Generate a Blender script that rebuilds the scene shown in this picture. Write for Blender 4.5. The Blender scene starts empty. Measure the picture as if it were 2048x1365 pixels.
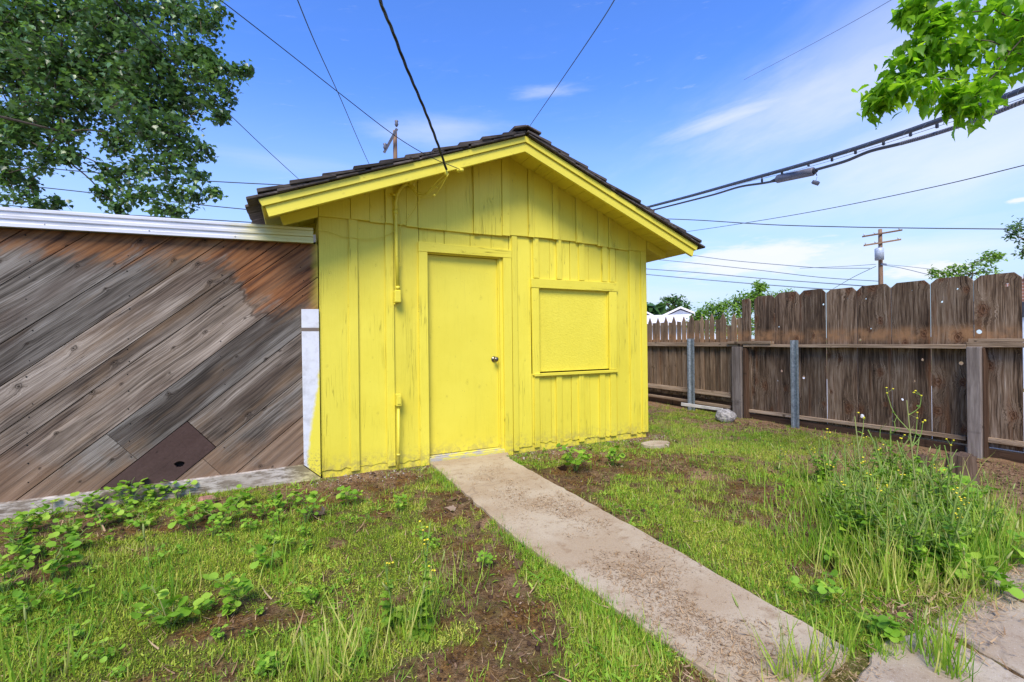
import bpy, math, random
import numpy as np
from mathutils import Vector, Matrix
from mathutils.geometry import tessellate_polygon

scene = bpy.context.scene
COL = scene.collection
rs = np.random.RandomState(7)
random.seed(7)
R = math.radians

# ------------------------------------------------------------------ measuring
TH, PHI, FPX, CH = R(25.4), R(.7), 910.0, 1.2
s_, c_ = math.sin(TH), math.cos(TH)
R0 = Vector((c_, -s_, 0)); U0 = Vector((0, 0, 1)); FW = Vector((s_, c_, 0))
RR = math.cos(PHI)*R0 - math.sin(PHI)*U0
UU = math.cos(PHI)*U0 + math.sin(PHI)*R0
CAM = Vector((0, 0, CH))
def ray(px, py): return FW + ((px-1024)/FPX)*RR + ((682.5-py)/FPX)*UU
def onY(px, py, Y=4.49):
    d = ray(px, py); t = Y/d.y; return d.x*t, CH+d.z*t
def onX(px, py, X=6.3):
    d = ray(px, py); t = X/d.x; return d.y*t, CH+d.z*t
def onZ(px, py, Z=0.0):
    d = ray(px, py); t = (Z-CH)/d.z; return d.x*t, d.y*t
def P3(px, py, dist): return CAM + ray(px, py)*dist
def wx(px, py=600): return onY(px, py)[0]

# ------------------------------------------------------------------ objects
def link(o, parent=None):
    COL.objects.link(o)
    if parent is not None: o.parent = parent
    return o
def tag(o, label=None, cat=None, group=None, kind=None):
    if label: o['label'] = label
    if cat: o['category'] = cat
    if group: o['group'] = group
    if kind: o['kind'] = kind
    return o
def empty(name, loc=(0, 0, 0), label=None, cat=None, group=None):
    o = bpy.data.objects.new(name, None); o.location = loc
    o.empty_display_size = .1
    link(o); tag(o, label, cat, group)
    return o
def copy_tree(o, parent=None):
    c = o.copy(); COL.objects.link(c); c.parent = parent
    for ch in [x for x in bpy.data.objects if x.parent == o]: copy_tree(ch, c)
    return c

class MB:
    """collects shapes into ONE mesh; gc = grain coordinates, rnd = a number per piece"""
    def __init__(s): s.v=[]; s.f=[]; s.gc=[]; s.rnd=[]; s.mi=[]; s.sm=[]
    def add(s, verts, faces, gc=None, rnd=None, mi=0, smooth=False):
        b = len(s.v); r = random.random() if rnd is None else rnd
        for i, v in enumerate(verts):
            s.v.append(tuple(v)); s.gc.append(tuple(gc[i]) if gc else (v[0], v[1], v[2])); s.rnd.append(r)
        for f in faces:
            s.f.append([b+i for i in f]); s.mi.append(mi); s.sm.append(smooth)
    def box(s, x0, x1, y0, y1, z0, z1, axis='z', rnd=None, mi=0):
        vs = [(x, y, z) for x in (x0, x1) for y in (y0, y1) for z in (z0, z1)]
        fs = [(0,1,3,2),(4,6,7,5),(0,4,5,1),(2,3,7,6),(0,2,6,4),(1,5,7,3)]
        o = {'z': (2,0,1), 'x': (0,2,1), 'y': (1,0,2)}[axis]
        s.add(vs, fs, [(v[o[0]], v[o[1]], v[o[2]]) for v in vs], rnd, mi)
    def prism(s, outer, O, U, V, N, t, grain=None, rnd=None, holes=(), mi=0):
        """polygon in (u,v) at O, extruded t along N; grain = direction of the fibres in (u,v)"""
        O, U, V, N = Vector(O), Vector(U), Vector(V), Vector(N)
        g = Vector(grain or (0, 1)).normalized()
        loops = [list(outer)] + [list(h) for h in holes]
        pts = [p for l in loops for p in l]; n = len(pts)
        vs = [O+U*p[0]+V*p[1] for p in pts]; vs2 = [v+N*t for v in vs]
        gc = [(p[0]*g.x+p[1]*g.y, p[0]*g.y-p[1]*g.x, 0) for p in pts]
        gc2 = [(a[0], a[1], t) for a in gc]
        if holes:
            tris = tessellate_polygon([[Vector((p[0], p[1], 0)) for p in l] for l in loops])
            cap = [tuple(t_) for t_ in tris]
        else: cap = [tuple(range(n))]
        fs = [f for f in cap] + [tuple(i+n for i in reversed(f)) for f in cap]
        b = 0
        for l in loops:
            m = len(l)
            for i in range(m):
                j = (i+1) % m
                fs.append((b+i, b+j, n+b+j, n+b+i))
            b += m
        s.add(vs+vs2, fs, gc+gc2, rnd, mi)
    def tube(s, pts, r, sides=8, rnd=None, mi=0, cap=True, smooth=True):
        pts = [Vector(p) for p in pts]; n = len(pts)
        rad = r if isinstance(r, (list, tuple)) else [r]*n
        vs, gc = [], []; up = None; L = 0
        for i, p in enumerate(pts):
            a = pts[max(i-1, 0)]; b = pts[min(i+1, n-1)]; t = (b-a).normalized()
            if up is None:
                up = Vector((0, 0, 1)) if abs(t.z) < .9 else Vector((1, 0, 0))
            x = t.cross(up)
            if x.length < 1e-5: x = t.cross(Vector((0, 1, 0)))
            x.normalize(); y = x.cross(t).normalized(); up = y
            if i: L += (p-pts[i-1]).length
            for k in range(sides):
                q = 2*math.pi*k/sides
                vs.append(p+(x*math.cos(q)+y*math.sin(q))*rad[i]); gc.append((L, math.cos(q)*rad[i]*1.5, math.sin(q)*rad[i]*1.5))
        fs = []
        for i in range(n-1):
            for k in range(sides):
                k2 = (k+1) % sides
                fs.append((i*sides+k, i*sides+k2, (i+1)*sides+k2, (i+1)*sides+k))
        if cap: fs.append(tuple(reversed(range(sides)))); fs.append(tuple((n-1)*sides+k for k in range(sides)))
        s.add(vs, fs, gc, rnd, mi, smooth)
    def ball(s, c, r, seg=10, rings=6, sc=(1, 1, 1), jit=0, rnd=None, mi=0):
        vs = [(c[0], c[1], c[2]+r*sc[2])]
        for i in range(1, rings):
            for k in range(seg):
                a, b = math.pi*i/rings, 2*math.pi*k/seg
                q = r*(1+random.uniform(-jit, jit))
                vs.append((c[0]+q*sc[0]*math.sin(a)*math.cos(b), c[1]+q*sc[1]*math.sin(a)*math.sin(b), c[2]+q*sc[2]*math.cos(a)))
        vs.append((c[0], c[1], c[2]-r*sc[2])); fs = []
        for k in range(seg):
            fs.append((0, 1+k, 1+(k+1) % seg))
            fs.append((len(vs)-1, 1+(rings-2)*seg+(k+1) % seg, 1+(rings-2)*seg+k))
            for i in range(rings-2):
                fs.append((1+i*seg+k, 1+(i+1)*seg+k, 1+(i+1)*seg+(k+1) % seg, 1+i*seg+(k+1) % seg))
        s.add(vs, fs, None, rnd, mi, True)
    def build(s, name, mats, parent=None, bevel=0, fixn=True):
        me = bpy.data.meshes.new(name)
        me.from_pydata(s.v, [], s.f)
        a = me.attributes.new('gc', 'FLOAT_VECTOR', 'POINT'); a.data.foreach_set('vector', np.array(s.gc, 'f').ravel())
        a = me.attributes.new('rnd', 'FLOAT', 'POINT'); a.data.foreach_set('value', np.array(s.rnd, 'f'))
        me.polygons.foreach_set('material_index', np.array(s.mi, 'i'))
        me.polygons.foreach_set('use_smooth', np.array(s.sm, bool))
        for m in (mats if isinstance(mats, (list, tuple)) else [mats]): me.materials.append(m)
        if fixn:
            import bmesh
            bm = bmesh.new(); bm.from_mesh(me); bmesh.ops.recalc_face_normals(bm, faces=bm.faces); bm.to_mesh(me); bm.free()
        me.update()
        o = link(bpy.data.objects.new(name, me), parent)
        if bevel:
            b = o.modifiers.new('bevel', 'BEVEL'); b.width = bevel; b.segments = 1; b.limit_method = 'ANGLE'; b.angle_limit = R(50)
        return o

def scatter_mesh(name, tmpl, pos, rot, scale, rnd, mat, parent=None, smooth=False):
    """one mesh out of many copies of a small template (verts, faces)"""
    tv, tf = np.array(tmpl[0], 'f'), tmpl[1]
    n, k = len(pos), len(tv)
    sc = np.asarray(scale, 'f')
    if sc.ndim == 1: sc = sc[:, None].repeat(3, 1)
    V = tv[None]*sc[:, None, :]
    V = np.einsum('nij,nkj->nki', rot, V) + np.asarray(pos)[:, None, :]
    V = V.reshape(-1, 3).astype('f')
    lt = np.array([len(f) for f in tf]); lv = np.concatenate([np.array(f) for f in tf])
    ls = np.concatenate([[0], np.cumsum(lt)[:-1]])
    nl = len(lv)
    LV = (lv[None]+(np.arange(n)*k)[:, None]).ravel().astype('i')
    LS = (ls[None]+(np.arange(n)*nl)[:, None]).ravel().astype('i')
    me = bpy.data.meshes.new(name)
    me.vertices.add(n*k); me.vertices.foreach_set('co', V.ravel())
    me.loops.add(len(LV)); me.loops.foreach_set('vertex_index', LV)
    me.polygons.add(len(LS)); me.polygons.foreach_set('loop_start', LS)
    if smooth: me.polygons.foreach_set('use_smooth', np.ones(len(LS), bool))
    me.update(calc_edges=True)
    a = me.attributes.new('rnd', 'FLOAT', 'POINT'); a.data.foreach_set('value', np.repeat(np.asarray(rnd, 'f'), k))
    a = me.attributes.new('gc', 'FLOAT_VECTOR', 'POINT'); a.data.foreach_set('vector', np.tile(tv, (n, 1)).astype('f').ravel())
    me.materials.append(mat)
    return link(bpy.data.objects.new(name, me), parent)

def rot_yaw_tilt(yaw, tilt, roll=None):
    """local +Y = length direction, +Z = normal.  tilt: 0 = flat, pi/2 = upright"""
    n = len(yaw); roll = np.zeros(n) if roll is None else roll
    cy, sy, ct, st, cr, sr = np.cos(yaw), np.sin(yaw), np.cos(tilt), np.sin(tilt), np.cos(roll), np.sin(roll)
    o, z = np.ones(n), np.zeros(n)
    Rz = np.stack([cy, -sy, z, sy, cy, z, z, z, o], 1).reshape(n, 3, 3)
    Rx = np.stack([o, z, z, z, ct, -st, z, st, ct], 1).reshape(n, 3, 3)
    Ry = np.stack([cr, z, sr, z, o, z, -sr, z, cr], 1).reshape(n, 3, 3)
    return Rz @ Rx @ Ry

def vnoise(x, y, seed=0):
    x = np.asarray(x, float); y = np.asarray(y, float)
    xi, yi = np.floor(x).astype(np.int64), np.floor(y).astype(np.int64); xf, yf = x-xi, y-yi
    def h(a, b):
        t = (a*374761393 + b*668265263 + seed*974634777) & 0xffffffff
        t = ((t ^ (t >> 13))*1274126177) & 0xffffffff
        return ((t ^ (t >> 16)) & 0xffff)/65535.
    u, v = xf*xf*(3-2*xf), yf*yf*(3-2*yf)
    return (h(xi, yi)*(1-u)+h(xi+1, yi)*u)*(1-v)+(h(xi, yi+1)*(1-u)+h(xi+1, yi+1)*u)*v
def fbm(x, y, seed=0, o=3):
    r = 0; a = .5; t = 0
    for i in range(o): r = r+a*vnoise(x*2**i, y*2**i, seed+i); t += a; a *= .5
    return r/t

# ------------------------------------------------------------------ node helpers
class NT:
    def __init__(s, mat): s.t = mat.node_tree; s.t.nodes.clear()
    def n(s, typ, ins=None, **props):
        nd = s.t.nodes.new(typ)
        for k, v in props.items(): setattr(nd, k, v)
        for k, v in (ins or {}).items():
            sk = nd.inputs[k]
            if isinstance(v, bpy.types.NodeSocket): s.t.links.new(v, sk)
            else: sk.default_value = v
        return nd
    def m(s, op, a, b=0.0, c=None, clamp=False):
        ins = {0: a, 1: b}
        if c is not None: ins[2] = c
        return s.n('ShaderNodeMath', ins, operation=op, use_clamp=clamp).outputs[0]
    def vm(s, op, a, b): 
        nd = s.n('ShaderNodeVectorMath', {0: a, 1: b}, operation=op)
        return nd.outputs[1] if op in ('DOT_PRODUCT', 'DISTANCE') else nd.outputs[0]
    def noise(s, vec, scale=1, detail=3, rough=.55, dist=0):
        return s.n('ShaderNodeTexNoise', {'Vector': vec, 'Scale': scale, 'Detail': detail, 'Roughness': rough, 'Distortion': dist}).outputs['Fac']
    def ramp(s, fac, stops, interp='LINEAR'):
        nd = s.n('ShaderNodeValToRGB', {0: fac}); cr = nd.color_ramp; cr.interpolation = interp
        while len(cr.elements) > 1: cr.elements.remove(cr.elements[0])
        for i, (p, c) in enumerate(stops):
            e = cr.elements[0] if i == 0 else cr.elements.new(p)
            e.position = p; e.color = (*c, 1) if len(c) == 3 else c
        return nd.outputs[0]
    def rng(s, v, a, b, lo=0., hi=1., smooth=True):
        return s.n('ShaderNodeMapRange', {0: v, 1: a, 2: b, 3: lo, 4: hi}, interpolation_type='SMOOTHSTEP' if smooth else 'LINEAR').outputs[0]
    def mix(s, f, a, b, mode='MIX'):
        def cv(x): return (*x, 1) if isinstance(x, tuple) and len(x) == 3 else x
        return s.n('ShaderNodeMix', {0: f, 6: cv(a), 7: cv(b)}, data_type='RGBA', blend_type=mode).outputs[2]
    def xyz(s, v):
        o = s.n('ShaderNodeSeparateXYZ', {0: v}).outputs; return o[0], o[1], o[2]
    def vec(s, x, y, z=0.0): return s.n('ShaderNodeCombineXYZ', {0: x, 1: y, 2: z}).outputs[0]
    def attr(s, name):
        o = s.n('ShaderNodeAttribute', attribute_name=name).outputs
        return o['Vector'] if name == 'gc' else o['Fac']
    def pos(s): return s.n('ShaderNodeNewGeometry').outputs['Position']
    def bump(s, h, strength=.5, dist=.005, nrm=None):
        ins = {'Height': h, 'Strength': strength, 'Distance': dist}
        if nrm: ins['Normal'] = nrm
        return s.n('ShaderNodeBump', ins).outputs[0]
    def out(s, sh): s.t.links.new(sh, s.n('ShaderNodeOutputMaterial').inputs[0])
    def bsdf(s, col, rough=.7, nrm=None, metal=0., spec=.4, coat=0.):
        ins = {'Base Color': (*col, 1) if isinstance(col, tuple) and len(col) == 3 else col, 'Roughness': rough, 'Metallic': metal, 'Specular IOR Level': spec, 'Coat Weight': coat}
        if nrm: ins['Normal'] = nrm
        return s.n('ShaderNodeBsdfPrincipled', ins).outputs[0]
def newmat(name):
    m = bpy.data.materials.new(name); m.use_nodes = True; return m, NT(m)

KX, KY = 2.1, 6.
def grain_coords(t, seed=0., ks=.011, kthr=.4):
    r = t.attr('rnd'); gx, gy, gz = t.xyz(t.attr('gc'))
    ox = t.m('MULTIPLY', r, 37.1); oy = t.m('MULTIPLY', r, 91.7)
    x = t.m('ADD', gx, ox); y = t.m('ADD', gy, oy)
    # knots: cells of ~0.45 m x 0.14 m, a third of them hold a knot
    kv = t.vec(t.m('MULTIPLY', x, KX), t.m('MULTIPLY', y, KY), 0.)
    vo = t.n('ShaderNodeTexVoronoi', {'Vector': kv, 'Scale': 1.0, 'Randomness': .85}, voronoi_dimensions='2D')
    kx_, ky_, kz_ = t.xyz(kv); vx, vy, vz = t.xyz(vo.outputs['Position']); cr, cg, cb = t.xyz(vo.outputs['Color'])
    ex = t.m('DIVIDE', t.m('SUBTRACT', kx_, vx), KX*1.5); ey = t.m('DIVIDE', t.m('SUBTRACT', ky_, vy), KY)
    d = t.m('SQRT', t.m('ADD', t.m('MULTIPLY', ex, ex), t.m('MULTIPLY', ey, ey)))
    d = t.m('MULTIPLY', d, t.rng(t.noise(t.vec(t.m('MULTIPLY', x, 30.), t.m('MULTIPLY', y, 30.), 0.), 1, 2), .3, .7, .75, 1.3))
    has = t.m('GREATER_THAN', cr, kthr)
    rk = t.m('MULTIPLY', ks, t.rng(cg, 0., 1., .45, 1.2, False))
    dn = t.m('DIVIDE', d, rk)
    warp = t.m('MULTIPLY', t.rng(dn, 0., 5., 1., 0.), has)
    y2 = t.m('ADD', y, t.m('MULTIPLY', warp, t.m('MULTIPLY', rk, 1.6)))
    wob = t.m('MULTIPLY', t.m('SUBTRACT', t.noise(t.vec(t.m('MULTIPLY', x, 1.3), t.m('MULTIPLY', y, 4.), seed), 1, 2), .5), .045)
    y3 = t.m('ADD', y2, wob)
    core = t.rng(dn, .35, .7, 1., 0.); ring = t.rng(t.m('ABSOLUTE', t.m('SUBTRACT', dn, 1.15)), .0, .28, .75, 0.)
    knot = t.m('MULTIPLY', t.m('MAXIMUM', core, ring), has)
    halo = t.m('MULTIPLY', t.rng(dn, 1., 2.6, 1., 0.), has)
    return x, y3, gz, knot, halo, r

def wood_mat(name, stops, bump=.6, knot_col=(.03, .018, .01), halo_amt=.35, fine=(3.5, 190.), mid=(1.1, 34.), stain=None, tone=.35, rough=.85, patch=None, ks=.011, kthr=.4):
    m, t = newmat(name)
    x, y, z, knot, halo, r = grain_coords(t, 0., ks, kthr)
    nf = t.noise(t.vec(t.m('MULTIPLY', x, fine[0]), t.m('MULTIPLY', y, fine[1]), t.m('MULTIPLY', z, 60.)), 1, 3, .6)
    nm = t.noise(t.vec(t.m('MULTIPLY', x, mid[0]), t.m('MULTIPLY', y, mid[1]), t.m('MULTIPLY', z, 20.)), 1, 4, .62)
    nl = t.noise(t.vec(t.m('MULTIPLY', x, .9), t.m('MULTIPLY', y, 4.5), r), 1, 4, .6)
    f = t.m('ADD', t.m('MULTIPLY', nf, .30), t.m('ADD', t.m('MULTIPLY', nm, .40), t.m('MULTIPLY', nl, .30)))
    f = t.rng(f, .33, .67, 0., 1., False)
    col = t.ramp(f, stops)
    ck = t.noise(t.vec(t.m('MULTIPLY', x, .8), t.m('MULTIPLY', y, 34.), t.m('MULTIPLY', r, 9.)), 1, 3, .6)
    ckl = t.m('MULTIPLY', t.rng(t.m('ABSOLUTE', t.m('SUBTRACT', ck, .5)), .003, .014, 1., 0.), t.rng(t.noise(t.vec(t.m('MULTIPLY', x, 1.4), t.m('MULTIPLY', y, 6.), 4.), 1, 2), .45, .6))
    col = t.mix(t.m('MULTIPLY', ckl, .7), col, tuple(c*.5 for c in stops[0][1]))
    tn = t.rng(r, 0., 1., 1-tone, 1+tone, False)
    col = t.mix(1., col, t.vec(tn, tn, tn), 'MULTIPLY')
    if patch:   # broad bleached or darkened areas
        pn = t.noise(t.vec(t.m('MULTIPLY', x, patch[2]), t.m('MULTIPLY', y, patch[3]), 3.3), 1, 4, .6)
        col = t.mix(t.m('MULTIPLY', t.rng(pn, patch[0], patch[1]), patch[5]), col, patch[4], 'MULTIPLY')
    if stain: col = stain(t, col)
    col = t.mix(t.m('MULTIPLY', halo, halo_amt), col, knot_col)
    col = t.mix(t.m('MULTIPLY', knot, .85), col, tuple(c*.6 for c in knot_col))
    h = t.m('SUBTRACT', t.m('ADD', t.m('MULTIPLY', nf, .6), t.m('MULTIPLY', nm, .5)), t.m('MULTIPLY', knot, .7))
    t.out(t.bsdf(col, rough, t.bump(h, bump, .006), spec=.25))
    return m

# ------------------------------------------------------------------ materials
YEL = (.755, .640, .062); YEL2 = (.71, .595, .050)
def overspray(t, col, x0=.02, x1=.17, z_lo=None):
    """yellow paint that strayed from the shed onto its neighbour"""
    px, py, pz = t.xyz(t.pos())
    n = t.noise(t.pos(), 9, 4, .6)
    e = t.m('ADD', px, t.m('MULTIPLY', t.m('SUBTRACT', n, .5), .12))
    return e, px, pz, n

def yellow_paint(name, crack=.5, grain=1., osb=False):
    m, t = newmat(name)
    x, y, z, knot, halo, r = grain_coords(t)
    P = t.pos()
    nf = t.noise(t.vec(t.m('MULTIPLY', x, 2.2), t.m('MULTIPLY', y, 95.), t.m('MULTIPLY', z, 60.)), 1, 3, .6)
    cr = t.noise(t.vec(t.m('MULTIPLY', x, .9), t.m('MULTIPLY', y, 42.), r), 1, 2, .5, .3)
    line = t.rng(t.m('ABSOLUTE', t.m('SUBTRACT', cr, .5)), .002, .010, 1., 0.)
    gate = t.rng(t.noise(t.vec(t.m('MULTIPLY', x, 1.6), t.m('MULTIPLY', y, 5.), r), 1, 2), .50, .66)
    line = t.m('MULTIPLY', t.m('MULTIPLY', line, gate), crack)
    pit = t.rng(t.noise(P, 55, 1), .76, .80)
    big = t.noise(P, 1.7, 4, .6)
    dirt = t.m('MULTIPLY', t.rng(t.noise(t.vec(t.m('MULTIPLY', x, 2.), t.m('MULTIPLY', y, 12.), r), 1, 5, .65), .52, .78), .30)
    col = t.mix(t.rng(big, .3, .7), YEL, YEL2)
    tn = t.rng(r, 0., 1., .95, 1.05, False); col = t.mix(1., col, t.vec(tn, tn, tn), 'MULTIPLY')
    col = t.mix(t.m('MULTIPLY', dirt, .6), col, (.50, .42, .03))
    if not osb:
        col = t.mix(t.m('MULTIPLY', line, .75), col, (.20, .16, .02))
        col = t.mix(t.m('MULTIPLY', pit, .55), col, (.18, .13, .03))
        col = t.mix(t.m('MULTIPLY', knot, .35), col, (.35, .28, .02))
        col = t.mix(t.m('MULTIPLY', t.rng(nf, .55, .75), .22), col, (.52, .42, .02))
    px, py, pz = t.xyz(P)
    # splashed soil near the ground
    spl = t.m('MULTIPLY', t.rng(pz, .02, .22, 1., 0.), t.rng(t.noise(P, 16, 4, .7), .42, .62))
    col = t.mix(t.m('MULTIPLY', spl, .55), col, (.30, .24, .10))
    if osb:
        v = t.n('ShaderNodeTexVoronoi', {'Vector': t.vec(t.m('MULTIPLY', px, 1.), t.m('MULTIPLY', pz, 2.2), 0.), 'Scale': 38.}).outputs
        fl = t.noise(P, 70, 4, .7)
        col = t.mix(t.m('MULTIPLY', t.rng(fl, .5, .72), .30), col, (.40, .33, .02))
        h = t.m('ADD', t.m('MULTIPLY', fl, .8), v['Distance'])
    else:
        h = t.m('SUBTRACT', t.m('ADD', t.m('MULTIPLY', nf, .5*grain), t.m('MULTIPLY', t.noise(P, 25, 4), .4)), t.m('ADD', t.m('MULTIPLY', line, 1.2), t.m('MULTIPLY', knot, .4)))
    t.out(t.bsdf(col, .48, t.bump(h, .35 if osb else .75, .004), spec=.4))
    return m
M = {}
M['yellow'] = yellow_paint('yellow_siding_paint', .85)
M['yellow_smooth'] = yellow_paint('yellow_smooth_paint', .12, .25)
M['yellow_panel'] = yellow_paint('yellow_strand_board_paint', osb=True)

def plank_stain(t, col):
    P = t.pos(); px, py, pz = t.xyz(P)
    n = t.noise(P, 2.6, 5, .62); n2 = t.noise(t.vec(t.m('MULTIPLY', px, 1.), 0., t.m('MULTIPLY', pz, 1.)), 1.3, 3)
    # rust-orange unweathered wood under the roof edge
    lim = t.rng(px, -.52, -.30, 1.80, 1.44)
    xx, yy, zz, kn, ha, r = grain_coords(t)
    sg = t.noise(t.vec(t.m('MULTIPLY', xx, 1.4), t.m('MULTIPLY', yy, 14.), 5.), 1, 4, .65)
    a = t.m('ADD', t.m('SUBTRACT', pz, lim), t.m('ADD', t.m('MULTIPLY', t.m('SUBTRACT', n, .5), .45), t.m('MULTIPLY', t.m('SUBTRACT', sg, .5), .55)))
    k = t.m('MULTIPLY', t.rng(a, -.03, .16), .92)
    g = t.noise(t.vec(t.m('MULTIPLY', xx, 1.5), t.m('MULTIPLY', yy, 30.), 0.), 1, 4, .6)
    org = t.ramp(g, [(.28, (.022, .010, .005)), (.42, (.10, .038, .014)), (.56, (.235, .098, .034)), (.8, (.27, .155, .085))])
    dk = t.rng(t.m('ABSOLUTE', t.m('SUBTRACT', a, .02)), .0, .07, .75, 0.)
    col = t.mix(k, col, org)
    col = t.mix(t.m('MULTIPLY', dk, t.rng(px, -.9, -.3, .25, .9)), col, (.035, .022, .015))
    col = t.mix(t.m('MULTIPLY', t.rng(t.m('FRACT', t.m('MULTIPLY', r, 7.3)), .35, 1.), .35), col, t.mix(1., col, (1.25, .92, .66), 'MULTIPLY'))
    tan = t.rng(t.noise(t.vec(t.m('MULTIPLY', xx, .8), t.m('MULTIPLY', yy, 6.), 9.), 1, 4, .6), .50, .70)
    col = t.mix(t.m('MULTIPLY', tan, .4), col, (.25, .155, .085))
    # brown damp wood low down and beside the white board
    b = t.m('ADD', t.m('SUBTRACT', .50, pz), t.m('ADD', t.m('MULTIPLY', t.m('SUBTRACT', n, .5), .9), t.rng(px, -.35, .05, 0., .30)))
    kb = t.m('MULTIPLY', t.rng(b, .0, .35), .8)
    brn = t.ramp(g, [(.25, (.08, .046, .027)), (.5, (.20, .118, .068)), (.75, (.34, .225, .145))])
    col = t.mix(kb, col, brn)
    e = t.m('ADD', px, t.m('MULTIPLY', t.m('SUBTRACT', n, .5), .16))
    ys = t.m('MULTIPLY', t.rng(e, .10, .24), t.rng(pz, 1.25, 1.9, 0., .75))
    return t.mix(ys, col, YEL)
M['plank'] = wood_mat('weathered_diagonal_plank', [(0, (.015, .011, .009)), (.28, (.066, .054, .043)), (.50, (.165, .141, .117)), (.74, (.285, .255, .222)), (1, (.43, .395, .355))], stain=plank_stain, tone=.27, bump=.6,
                      patch=(.44, .62, .9, 5.5, (.40, .34, .31), .8), mid=(.9, 58.), fine=(3., 150.), halo_amt=.35, ks=.010, kthr=.25)
M['plank_dark'] = wood_mat('dark_shadow_wood', [(0, (.01, .008, .006)), (1, (.03, .02, .015))])
M['brown_board'] = wood_mat('dark_brown_board', [(0, (.050, .028, .022)), (1, (.085, .050, .042))], tone=.05, fine=(60, 60), mid=(6, 14), halo_amt=0, knot_col=(.05, .03, .02))

def fence_stain(t, col):
    P = t.pos(); px, py, pz = t.xyz(P)
    n = t.noise(P, 6, 5, .65)
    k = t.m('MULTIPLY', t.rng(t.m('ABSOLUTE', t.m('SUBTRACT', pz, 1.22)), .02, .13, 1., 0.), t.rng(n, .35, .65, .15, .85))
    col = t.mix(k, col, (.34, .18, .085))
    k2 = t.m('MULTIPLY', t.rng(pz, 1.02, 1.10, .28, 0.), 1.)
    xx, yy, zz, kn, ha, r = grain_coords(t)
    rust = t.noise(t.vec(t.m('MULTIPLY', xx, .7), t.m('MULTIPLY', yy, 9.), 8.), 1, 3)
    return t.mix(t.m('MULTIPLY', t.rng(rust, .55, .75), .6), col, (.17, .072, .030))
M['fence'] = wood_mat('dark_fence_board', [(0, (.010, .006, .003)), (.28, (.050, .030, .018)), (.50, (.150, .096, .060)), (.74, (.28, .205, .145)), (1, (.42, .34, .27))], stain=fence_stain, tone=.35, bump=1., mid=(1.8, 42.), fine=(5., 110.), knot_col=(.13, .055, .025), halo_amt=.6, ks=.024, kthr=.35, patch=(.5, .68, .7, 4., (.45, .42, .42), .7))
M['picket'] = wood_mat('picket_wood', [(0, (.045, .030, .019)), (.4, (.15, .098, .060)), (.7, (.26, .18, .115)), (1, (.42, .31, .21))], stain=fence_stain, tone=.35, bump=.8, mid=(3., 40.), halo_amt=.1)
M['rail'] = wood_mat('grey_brown_rail', [(0, (.09, .058, .038)), (.4, (.24, .165, .105)), (.7, (.40, .29, .20)), (1, (.54, .43, .32))], tone=.2, bump=.8)
M['post'] = wood_mat('grey_wood_post', [(0, (.07, .055, .045)), (.5, (.19, .155, .135)), (1, (.36, .31, .28))], tone=.1, bump=.6)
M['kick'] = wood_mat('dark_kick_board', [(0, (.028, .015, .009)), (.5, (.07, .038, .022)), (1, (.14, .08, .05))], tone=.2)
M['pole'] = wood_mat('utility_pole_wood', [(0, (.09, .05, .03)), (.5, (.22, .13, .08)), (1, (.36, .24, .16))], tone=.1, mid=(.6, 20.))

def simple(name, col, rough=.6, metal=0., nscale=20, var=.25, bump=.2, bdist=.003, spec=.4):
    m, t = newmat(name); P = t.pos(); n = t.noise(P, nscale, 5, .62)
    c = t.mix(t.rng(n, .3, .7), tuple(x*(1-var) for x in col), tuple(min(1, x*(1+var)) for x in col))
    t.out(t.bsdf(c, rough, t.bump(n, bump, bdist), metal, spec)); return m
M['galv'] = simple('galvanised_steel', (.30, .34, .38), .5, .55, 30, .3, .1)
M['black'] = simple('black_cable_rubber', (.022, .023, .03), .45, 0, 40, .3)
M['cable_grey'] = simple('grey_cable', (.05, .055, .07), .4, 0, 60, .3)
M['thin_wire'] = simple('dark_thin_wire', (.04, .045, .06), .5, 0, 60, .2)
M['far_wire'] = simple('faded_far_wire', (.16, .20, .28), .6, 0, 60, .2)
M['knob'] = simple('tarnished_knob_metal', (.20, .17, .12), .28, .9, 60, .4)
M['dark'] = simple('dark_void', (.008, .007, .006), .9, 0, 10, .2)
M['closure'] = simple('splice_case_plastic', (.12, .12, .15), .38, 0, 6, .15, .05)
M['transformer'] = simple('transformer_paint', (.42, .47, .55), .45, .1, 12, .2)
M['roofwhite'] = simple('pale_distant_roof', (.72, .68, .66), .7, 0, 4, .08)
M['stucco'] = simple('pale_stucco', (.62, .66, .74), .85, 0, 12, .08)
M['rock'] = simple('speckled_grey_rock', (.34, .31, .28), .9, 0, 26, .6, 1., .02)
M['brickbit'] = simple('brick_lump', (.32, .16, .11), .9, 0, 30, .35, .8, .01)
M['stump'] = wood_mat('stump_bark', [(0, (.025, .014, .009)), (.5, (.10, .062, .04)), (1, (.22, .15, .105))], tone=.2, bump=1.)
M['bark'] = simple('tree_bark', (.11, .09, .075), .9, 0, 14, .5, 1., .02)
M['twig'] = simple('twig_bark', (.10, .075, .05), .8, 0, 30, .3)
M['shingle'] = wood_mat('weathered_roof_shake', [(0, (.02, .016, .014)), (.45, (.060, .048, .042)), (.75, (.12, .098, .086)), (1, (.24, .21, .19))], tone=.5, bump=1., halo_amt=0, mid=(2, 30))

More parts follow.
